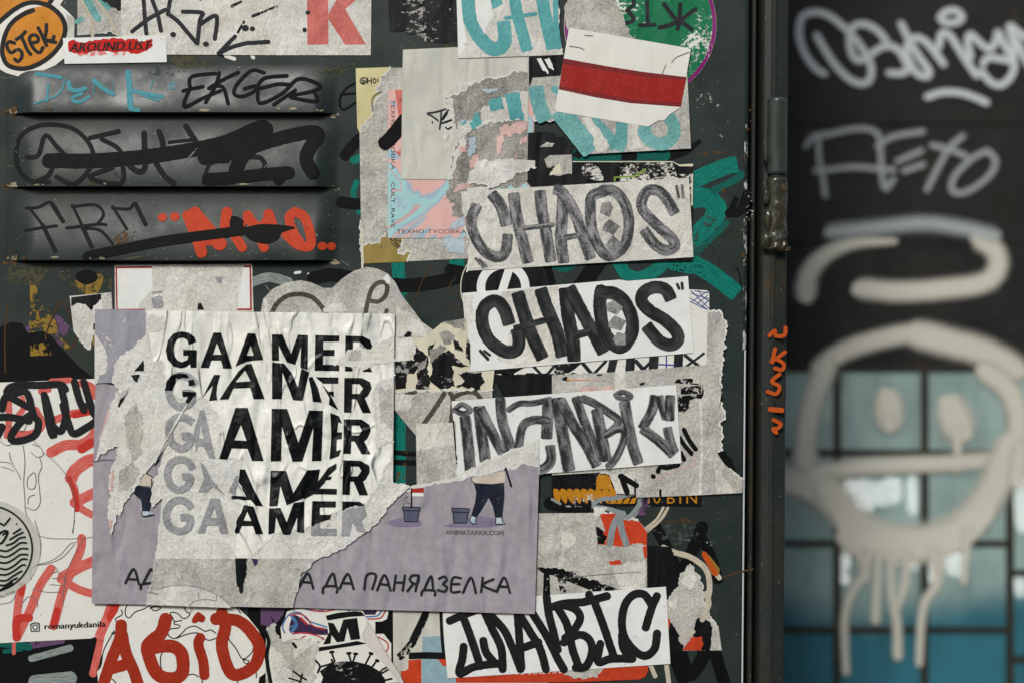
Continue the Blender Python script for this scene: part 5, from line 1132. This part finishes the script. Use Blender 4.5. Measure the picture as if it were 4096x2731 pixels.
t.part('dark_edge', 'black', [st('150 760 180 860 160 1000 200 1249', 36), st('410 870 435 905', 26), st('410 1130 480 1180 530 1210', 18), st('370 1195 470 1225', 16), st('495 1160 470 1249', 18)])
fr(1000, 2200, K1000)
t = Thing('peeling_sticker', 'peeling white sticker with a black M above a ball ringed with nails', 'sticker')
t.part('paper', 'vinyl', [poly('715 605 800 580 960 566 1050 575 1095 630 1098 680 1060 780 1075 830 1180 950 1300 1090 1460 1290 600 1300 ~ 690 1150 ~ 620 1000 650 930 740 780', sm=False)], skirt=True)
t.part('black_bars', 'black', [poly('715 608 830 580 980 566 1050 572 1085 610 940 620 730 655'), poly('650 905 830 880 1010 845 1100 870 1020 885 840 912 650 945')])
t.part('letter', 'black', [poly('735 670 790 680 840 770 880 645 1010 628 1040 828 950 838 920 720 890 850 820 858 770 790 760 870 690 880 750 760')])
t.part('black_ball', 'blackworn2', [poly('650 1300 690 1190 660 1130 760 1060 880 1035 1000 1040 1120 1070 1220 1130 1270 1200 1290 1300', sm=False)])
t.part('nails', 'black', sts(18, '770 955 800 1035', '930 965 955 1045', '995 970 970 1045', '1140 965 1090 1060', '1195 1030 1150 1090', '1305 1085 1240 1120 1215 1160', '1310 1110 1240 1150', '1335 1200 1270 1215', '1400 1245 1290 1249', '620 1030 660 1080 640 1140', '660 1090 760 1060 800 1035', '770 1020 780 1040') + sts(26, '760 950 785 948', '920 962 945 960', '985 966 1008 966', '1130 960 1152 966', '1190 1026 1208 1034'))
t.part('curled_back', 'curl', [poly('1095 630 1130 690 1180 770 1230 860 1290 960 1420 1160 1480 1300 1462 1290 1300 1090 1180 950 1075 832 1058 780 1098 685')], dz=6e-4, skirt=True, cup=lambda x, y: 0.002)
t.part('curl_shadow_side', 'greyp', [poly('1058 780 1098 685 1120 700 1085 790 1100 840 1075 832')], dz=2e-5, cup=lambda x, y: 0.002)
# lilac poster
fr(0, 0, 1)
t = Thing('lilac_poster', 'torn lilac poster with cartoon legs, flower pots and handwritten words along its foot', 'poster')
t.part('paper', 'lilac', [poly('388 1528 1560 1700 1575 2000 ~ 1620 1950 ~ 1700 1933 ~ 1830 1915 ~ 1900 1890 ~ 2010 1850 2157 1835 2139 2450 1200 2425 373 2408 378 1900', amp=5)], skirt=True)
fr(1000, 1650, 1200 / 2352)
t.part('torn_rim', 'fibW', [poly('1120 655 ~ 1180 610 ~ 1270 570 ~ 1370 556 ~ 1480 535 ~ 1620 500 ~ 1840 380 ~ 1990 330 ~ 2190 250 2266 200 2262 420 ~ 2130 390 ~ 2060 440 ~ 1990 440 ~ 1850 480 ~ 1740 490 ~ 1620 525 ~ 1480 548 ~ 1370 570 ~ 1270 590 ~ 1190 630', amp=6)])
t.part('lilac_shade', 'lilacshade', [poly('1080 850 1200 815 1330 830 1330 880 1160 885', sm=True), poly('1520 880 1620 850 1800 800 2000 860 1850 890 1620 890', sm=True)])
t.part('flower_pot', 'greyblue', [poly('1205 750 1330 750 1318 845 1215 843'), poly('1198 730 1338 735 1335 762 1202 758')])
t.part('flower_pot', 'greyblue', [poly('1592 765 1712 768 1700 858 1598 855'), poly('1584 740 1722 745 1720 775 1588 770')])
t.part('outlines', 'black', sts(7, '1198 730 1338 735 1334 762 1202 758 1198 730', '1207 762 1215 845 1316 847 1328 764', '1584 740 1722 745 1718 775 1588 770 1584 740', '1594 775 1600 856 1700 858 1712 777', sm=False) + [st('1270 590 1268 735', 12), st('2005 430 2048 570', 16), st('1995 440 2003 540', 8), st('1742 500 1738 525 1770 545', 8)] + [ell(1200 + 60 * RND.random(), 620 + 90 * RND.random(), 3, 4, 6) for _ in range(22)])
t.part('pennant', 'red', [poly('1275 588 1365 583 1363 620 1275 620')])
t.part('pennant_edge', 'white2', [poly('1275 621 1363 621 1363 650 1275 648')])
t.part('shirt', 'beige', [poly('1742 505 1820 490 2000 450 2004 540 1900 552 1770 545 1740 525')])
t.part('trousers', 'navy', [poly('1755 545 1880 555 1990 545 1995 640 1978 812 1922 812 1905 730 1872 660 1825 740 1775 815 1735 795 1765 700 1775 620')])
t.part('shoes', 'bluefib', [poly('1735 800 1775 815 1770 845 1780 862 1745 860 1722 838'), poly('1928 815 1975 815 1978 842 2002 862 1926 866')])
t.part('shoe_outlines', 'black', sts(7, '1735 800 1722 838 1745 862 1780 862 1768 845 1775 818', '1928 815 1926 866 2002 862 1978 842 1975 815', sm=False))
t.part('credit', 'pensoft', [text('ANIMATARKA.COM', 1532, 943, 1982, 950, 36, 0.1), text('ANIMATARKA.COM', 1536, 943, 1986, 950, 36, 0.1)])
fr(1000, 2200, K1000)
t.part('handwriting', 'pen', sts(23, '472 332 550 205 602 346', '505 285 582 292', '692 388 705 330 820 330 822 385', '715 325 785 205 815 325', '850 345 925 210 980 352', '880 295 960 300', '1080 355 1105 220 1188 220 1155 352', '1200 362 1270 220 1325 365', '1230 305 1305 315', '1375 225 1355 365', '1460 225 1440 365', '1365 290 1450 292', '1590 225 1530 225 1505 265 1540 298 1580 298 1590 228 1560 370', '1540 300 1485 372', '1615 410 1630 365 1740 368 1740 410', '1640 360 1705 230 1725 362', '1780 255 1830 235 1855 265 1815 305 1855 330 1835 375 1770 362', '1985 250 1910 248 1895 375 1975 375', '1905 305 1970 305', '2005 385 2080 245 2125 388', '2190 245 2175 380', '2290 260 2190 315 2310 372'))
fr(1600, 2000, K1400)
t.part('handwriting', 'pen', sts(16, '650 605 700 510 738 612', '672 570 725 572'))
fr(0, 2080, K1100)
t.part('handwriting', 'pen', sts(20, '1085 525 1155 405 1200 535', '1110 490 1180 495', '1215 575 1225 535 1310 525', '1235 530 1300 405 1312 420'))
fr(360, 1230, 640 / 836)
t.part('crease', 'lilacdark', [st('15 800 80 790 130 792', 4)])
t.part('trousers', 'navy', [poly('248 925 325 935 330 1000 318 1055 282 1058 275 1000 235 965')])
t.part('shirt', 'beige', [poly('250 922 300 860 340 885 330 930')])
t.part('shoes', 'bluefib', [poly('282 1058 312 1058 312 1080 282 1080'), poly('315 1060 340 1068 342 1074 312 1074')])
t.part('outlines', 'black', sts(5, '280 1058 280 1082 312 1082 340 1074', '300 860 345 888', '330 890 330 960', '345 820 370 790'))
# upper lilac sheet and GAAMER poster
t = Thing('torn_poster', 'wrinkled white poster repeating the word GAAMER in swelling black capitals, badly torn', 'poster')
t.part('lilac_sheet', 'lilacworn', [poly('36 10 305 14 ~ 320 60 ~ 320 130 ~ 250 200 ~ 150 280 ~ 130 390 34 394')], skirt=True)
t.part('upper_fibre', 'fibW', [poly('300 15 ~ 320 60 ~ 315 130 ~ 250 200 ~ 150 280 ~ 125 390 ~ 190 420 330 520 420 300 420 15', amp=6)])
t.part('left_flap', 'fibW', [poly('34 140 ~ 90 220 ~ 100 290 ~ 95 330 ~ 60 350 50 394 34 394', amp=5), poly('135 394 ~ 160 430 ~ 110 530 ~ 62 690 42 790 ~ 100 738 ~ 130 722 ~ 160 712 ~ 150 790 ~ 125 830 ~ 115 950 ~ 105 1090 ~ 120 1175 ~ 142 1080 ~ 165 1080 ~ 180 1030 ~ 245 930 ~ 300 860 390 745 450 640 530 505 530 330 290 300 200 390', amp=7)])
t.part('pink_rim', 'pinkfib', [poly('105 520 ~ 112 540 ~ 75 650 60 690 ~ 70 640', amp=3), poly('125 830 ~ 135 860 ~ 130 950 ~ 112 960', amp=3), poly('105 1100 ~ 128 1110 ~ 120 1172', amp=3)])
t.part('dark_holes', 'black', [poly('155 510 ~ 170 460 ~ 215 435 ~ 190 470 ~ 160 520', amp=4), poly('240 330 ~ 275 290 292 265 292 330', amp=4), poly('222 350 ~ 270 350 ~ 255 390 ~ 240 380', amp=3)])
t.part('flap_shade', 'fib', [poly('190 560 ~ 250 500 ~ 285 560 ~ 280 760 ~ 230 800 ~ 200 700', amp=9), poly('160 850 ~ 230 800 ~ 270 860 ~ 200 950 ~ 160 960', amp=9), poly('150 440 ~ 220 420 ~ 170 480', amp=6)])
fr(0, 0, 1)
t.part('fibre_sheet', 'fibW', [poly('592 1240 1000 1248 1582 1258 1574 1925 ~ 1640 1940 ~ 1568 2006 ~ 1513 2083 ~ 1453 2129 ~ 1368 2189 ~ 1275 2227 ~ 1207 2283 ~ 1184 2383 1176 2424 595 2412 ~ 600 2365 ~ 617 2310 ~ 628 2230 ~ 640 2150 ~ 652 2060 ~ 664 1985 ~ 645 1995 ~ 616 2025 ~ 614 1995 ~ 626 1910 ~ 645 1865 664 1800 758 1616 ~ 700 1480 ~ 585 1480 ~ 590 1340', amp=6)], skirt=True)
t.part('lower_fibre', 'fib', [poly('620 2228 1275 2229 ~ 1207 2285 ~ 1184 2385 1176 2424 595 2412 ~ 600 2365 ~ 617 2310', amp=5)])
t.part('globe_ghost', 'fibL', [poly('598 2375 ~ 640 2350 700 2336 780 2338 870 2370 930 2424 595 2412')])
t.part('ghost_line', 'ghost', [st('640 2350 700 2336 780 2338 860 2365 930 2410', 5), st('755 2430 780 2400 830 2390 870 2395 872 2375', 5), st('800 2365 802 2385', 5), st('600 2360 640 2370', 5)])
fr(620, 1300, K1000)
t.part('smooth_paper', 'whitew', [poly('-70 -134 2260 -104 2256 470 ~ 2120 560 ~ 2050 640 ~ 2075 900 ~ 2090 1130 ~ 2240 1100 2235 1220 ~ 2100 1500 ~ 2000 1660 ~ 1800 1720 ~ 1700 1750 ~ 1560 1840 ~ 1420 1900 ~ 1140 1950 ~ 970 2120 ~ 920 2172 880 2180 770 2175 ~ 760 1950 ~ 770 1840 ~ 830 1680 ~ 730 1590 ~ 800 1420 ~ 830 1260 ~ 600 1240 ~ 610 850 ~ 450 660 ~ 400 690 ~ 330 720 ~ 110 600 ~ 100 350 ~ 0 330', amp=8)])
t.part('ghost_letters', 'ghost', [st('400 560 350 500 270 470 190 500 150 600 170 700 240 760 330 740 365 690 360 640 280 640', 74, cap='f'), st('365 905 310 870 230 860 165 915 148 1000 170 1090 240 1150 310 1140 345 1090 345 1040 275 1040', 74, cap='f'), st('370 1340 330 1280 250 1255 170 1290 132 1390 160 1490 230 1540 300 1520 340 1470 345 1420 280 1420', 70, cap='f'), st('355 1710 320 1660 240 1635 165 1670 122 1770 150 1880 230 1925 310 1910 345 1860 345 1800 262 1800', 70, cap='f')])
t.part('ghost_letters', 'ghost', [poly('440 795 478 793 582 1246 520 1240 470 1130 420 1130 400 1190 380 1000', ['440 930 475 1060 425 1060'])])
t.part('ghost_letters', 'ghost', [poly('440 1281 480 1311 540 1431 680 1596 560 1511 500 1561 420 1561 480 1441'), poly('770 1411 ~ 800 1400 800 1500 ~ 760 1590 705 1560', amp=5), poly('1480 1882 ~ 1560 1852 1560 1900 1715 1902 1715 1966 1478 1966', amp=5), poly('1770 1742 ~ 1850 1712 ~ 1980 1692 2000 1770 1950 1830 1990 1940 1910 1925 1860 1840 1840 1970 1762 1970', amp=5)])
t.part('ghost_letters', 'ghost', [poly('540 1621 620 1621 705 1946 630 1946 610 1871 500 1871 480 1944 415 1944', ['575 1701 600 1801 530 1801'])])
B = [
 ('405 155 385 110 330 72 265 60 190 80 138 145 118 235 135 320 190 385 260 403 310 390 345 362 352 398 405 398 410 232 282 230 282 285 332 285 320 325 270 345 230 330 200 290 190 230 200 170 230 130 275 118 315 135 335 185', []),
 ('565 72 635 72 738 405 655 405 635 330 545 330 522 400 443 398', ['596 168 638 275 560 275']),
 ('885 78 955 80 1030 325 945 330 870 342 770 388 800 310', ['912 185 940 285 875 285']),
 ('1112 88 1210 88 1290 270 1355 92 1448 95 1445 420 1378 395 1384 200 1330 370 1250 345 1175 190 1178 332 1112 330', []),
 ('1518 95 1742 100 1740 155 1592 155 1592 230 1697 230 1697 287 1590 287 1590 368 1742 372 1742 428 1512 425', []),
 ('1800 100 1960 105 2030 140 2052 200 2035 260 1990 300 2050 437 1965 435 1900 310 1870 310 1865 432 1795 430', ['1870 160 1940 160 1970 200 1940 250 1870 250']),
 ('110 612 ~ 130 520 ~ 180 465 240 448 310 455 ~ 340 490 ~ 220 492 ~ 200 560 ~ 185 612', []),
 ('275 618 400 625 ~ 395 665 ~ 330 732 ~ 305 715 ~ 330 668 275 668', []),
 ('330 517 ~ 380 510 398 560 335 570', []),
 ('570 462 628 465 600 560 592 640 600 700 523 708 560 560 490 640 455 690 480 640 530 540', []),
 ('870 368 920 358 980 520 1045 690 938 690 910 585 750 590 705 692 622 695 700 570 800 430', ['860 420 912 522 770 532']),
 ('1113 348 1225 358 1300 450 1355 580 1388 400 1460 442 1400 705 1310 700 1210 440 1205 690 1113 690', []),
 ('1455 492 1490 480 1540 580 1578 722 1495 715 1480 600', []),
 ('1520 485 1733 487 1733 545 1590 545 1560 520', []),
 ('1575 545 1640 620 1690 618 1690 672 1655 645 1735 795 1645 742 1650 680', []),
 ('1790 492 1950 492 2030 530 2045 590 2010 660 1980 680 2040 820 1960 820 1900 690 1860 690 1855 818 1785 815', ['1862 548 1930 550 1965 590 1930 640 1862 640']),
 ('770 772 885 772 1035 1270 925 1268 885 1155 735 1150 695 1255 618 1248', ['822 930 875 1080 760 1075']),
 ('1110 780 1255 782 1360 1100 1460 795 1590 800 1575 1268 1485 1270 1500 950 1395 1273 1305 1275 1205 945 1197 1270 1100 1272', []),
 ('1658 818 1740 850 1768 920 1732 905 1722 1000 1768 1000 1765 1062 1718 1068 1715 1178 1760 1160 1740 1222 1650 1256 1668 1050', []),
 ('1785 878 1950 880 2025 930 2035 990 2005 1060 1975 1085 2035 1207 1950 1205 1885 1085 1855 1085 1850 1203 1778 1200', ['1858 935 1930 938 1955 985 1925 1030 1857 1030']),
 ('812 1346 860 1349 950 1551 1030 1693 960 1686 910 1631 850 1636 ~ 730 1621 735 1591 870 1601 ~ 800 1461', []),
 ('1100 1359 1245 1361 1312 1570 1440 1356 1562 1346 1535 1500 1470 1590 1250 1683 1190 1500 1165 1693 1088 1693', []),
 ('1715 1291 1715 1341 1640 1411 1600 1480 1500 1580 1400 1635 1440 1580 1560 1440 1640 1331', []),
 ('1520 1526 1720 1529 1718 1583 1495 1579', []),
 ('1600 1421 1675 1411 1660 1445 1590 1448', []),
 ('1778 1261 1940 1266 2020 1311 2028 1371 1990 1441 1965 1461 2012 1591 1930 1589 1875 1461 1845 1461 1840 1586 1770 1583', ['1850 1319 1925 1321 1950 1361 1915 1411 1848 1411']),
 ('850 1679 940 1696 1030 1953 960 1953 935 1876 830 1876 800 1946 768 1946 ~ 775 1841 ~ 820 1761', ['880 1741 920 1829 845 1826']),
 ('1085 1711 1190 1706 1250 1841 1315 1661 1415 1646 1412 1941 1345 1931 1350 1791 1280 1959 1215 1956 1150 1791 1135 1941 1078 1956', []),
 ('1490 1643 1710 1646 1708 1703 1560 1703 1560 1771 1665 1771 ~ 1660 1811 ~ 1560 1841 ~ 1480 1876', []),
 ('1770 1646 1930 1649 1980 1681 ~ 1880 1686 ~ 1770 1736', []),
]
lt = None
t.part('letters', 'blackg', [poly(a, h, amp=4) for a, h in B] + [st('900 1800 905 1802', 2)])
t.part('torn_patch', 'fibW', [poly('1700 370 ~ 1760 300 ~ 1860 232 ~ 1960 222 ~ 2030 240 ~ 2150 150 ~ 2258 100 2255 330 ~ 2050 372 ~ 2000 402 ~ 1860 392', amp=9), poly('2080 570 ~ 2200 500 2250 470 2245 1090 ~ 2170 1100 ~ 2090 1140 ~ 2100 1000', amp=9), poly('0 -100 ~ 120 -60 ~ 60 40 ~ -40 60 -70 -80', amp=10)])
t.part('torn_shade', 'fib', [poly('2110 580 ~ 2240 600 2240 980 ~ 2130 900', amp=10), poly('1860 240 ~ 1960 240 ~ 1940 330 ~ 1820 330', amp=8)])
t.part('lifted_fold', 'fibW', [poly('322 722 ~ 300 785 ~ 185 985 ~ 95 1130 20 1290 8 1280 ~ 95 1112 ~ 205 905 ~ 292 765', amp=3)], dz=1e-4, skirt=True)
t.part('dark_drip', 'black', [poly('768 2180 880 2180 ~ 870 2290 ~ 850 2400 ~ 820 2510 ~ 780 2400', amp=6)])
t.part('violet_drip', 'purplep', [poly('920 2180 980 2186 ~ 970 2230 ~ 950 2250', amp=4)])
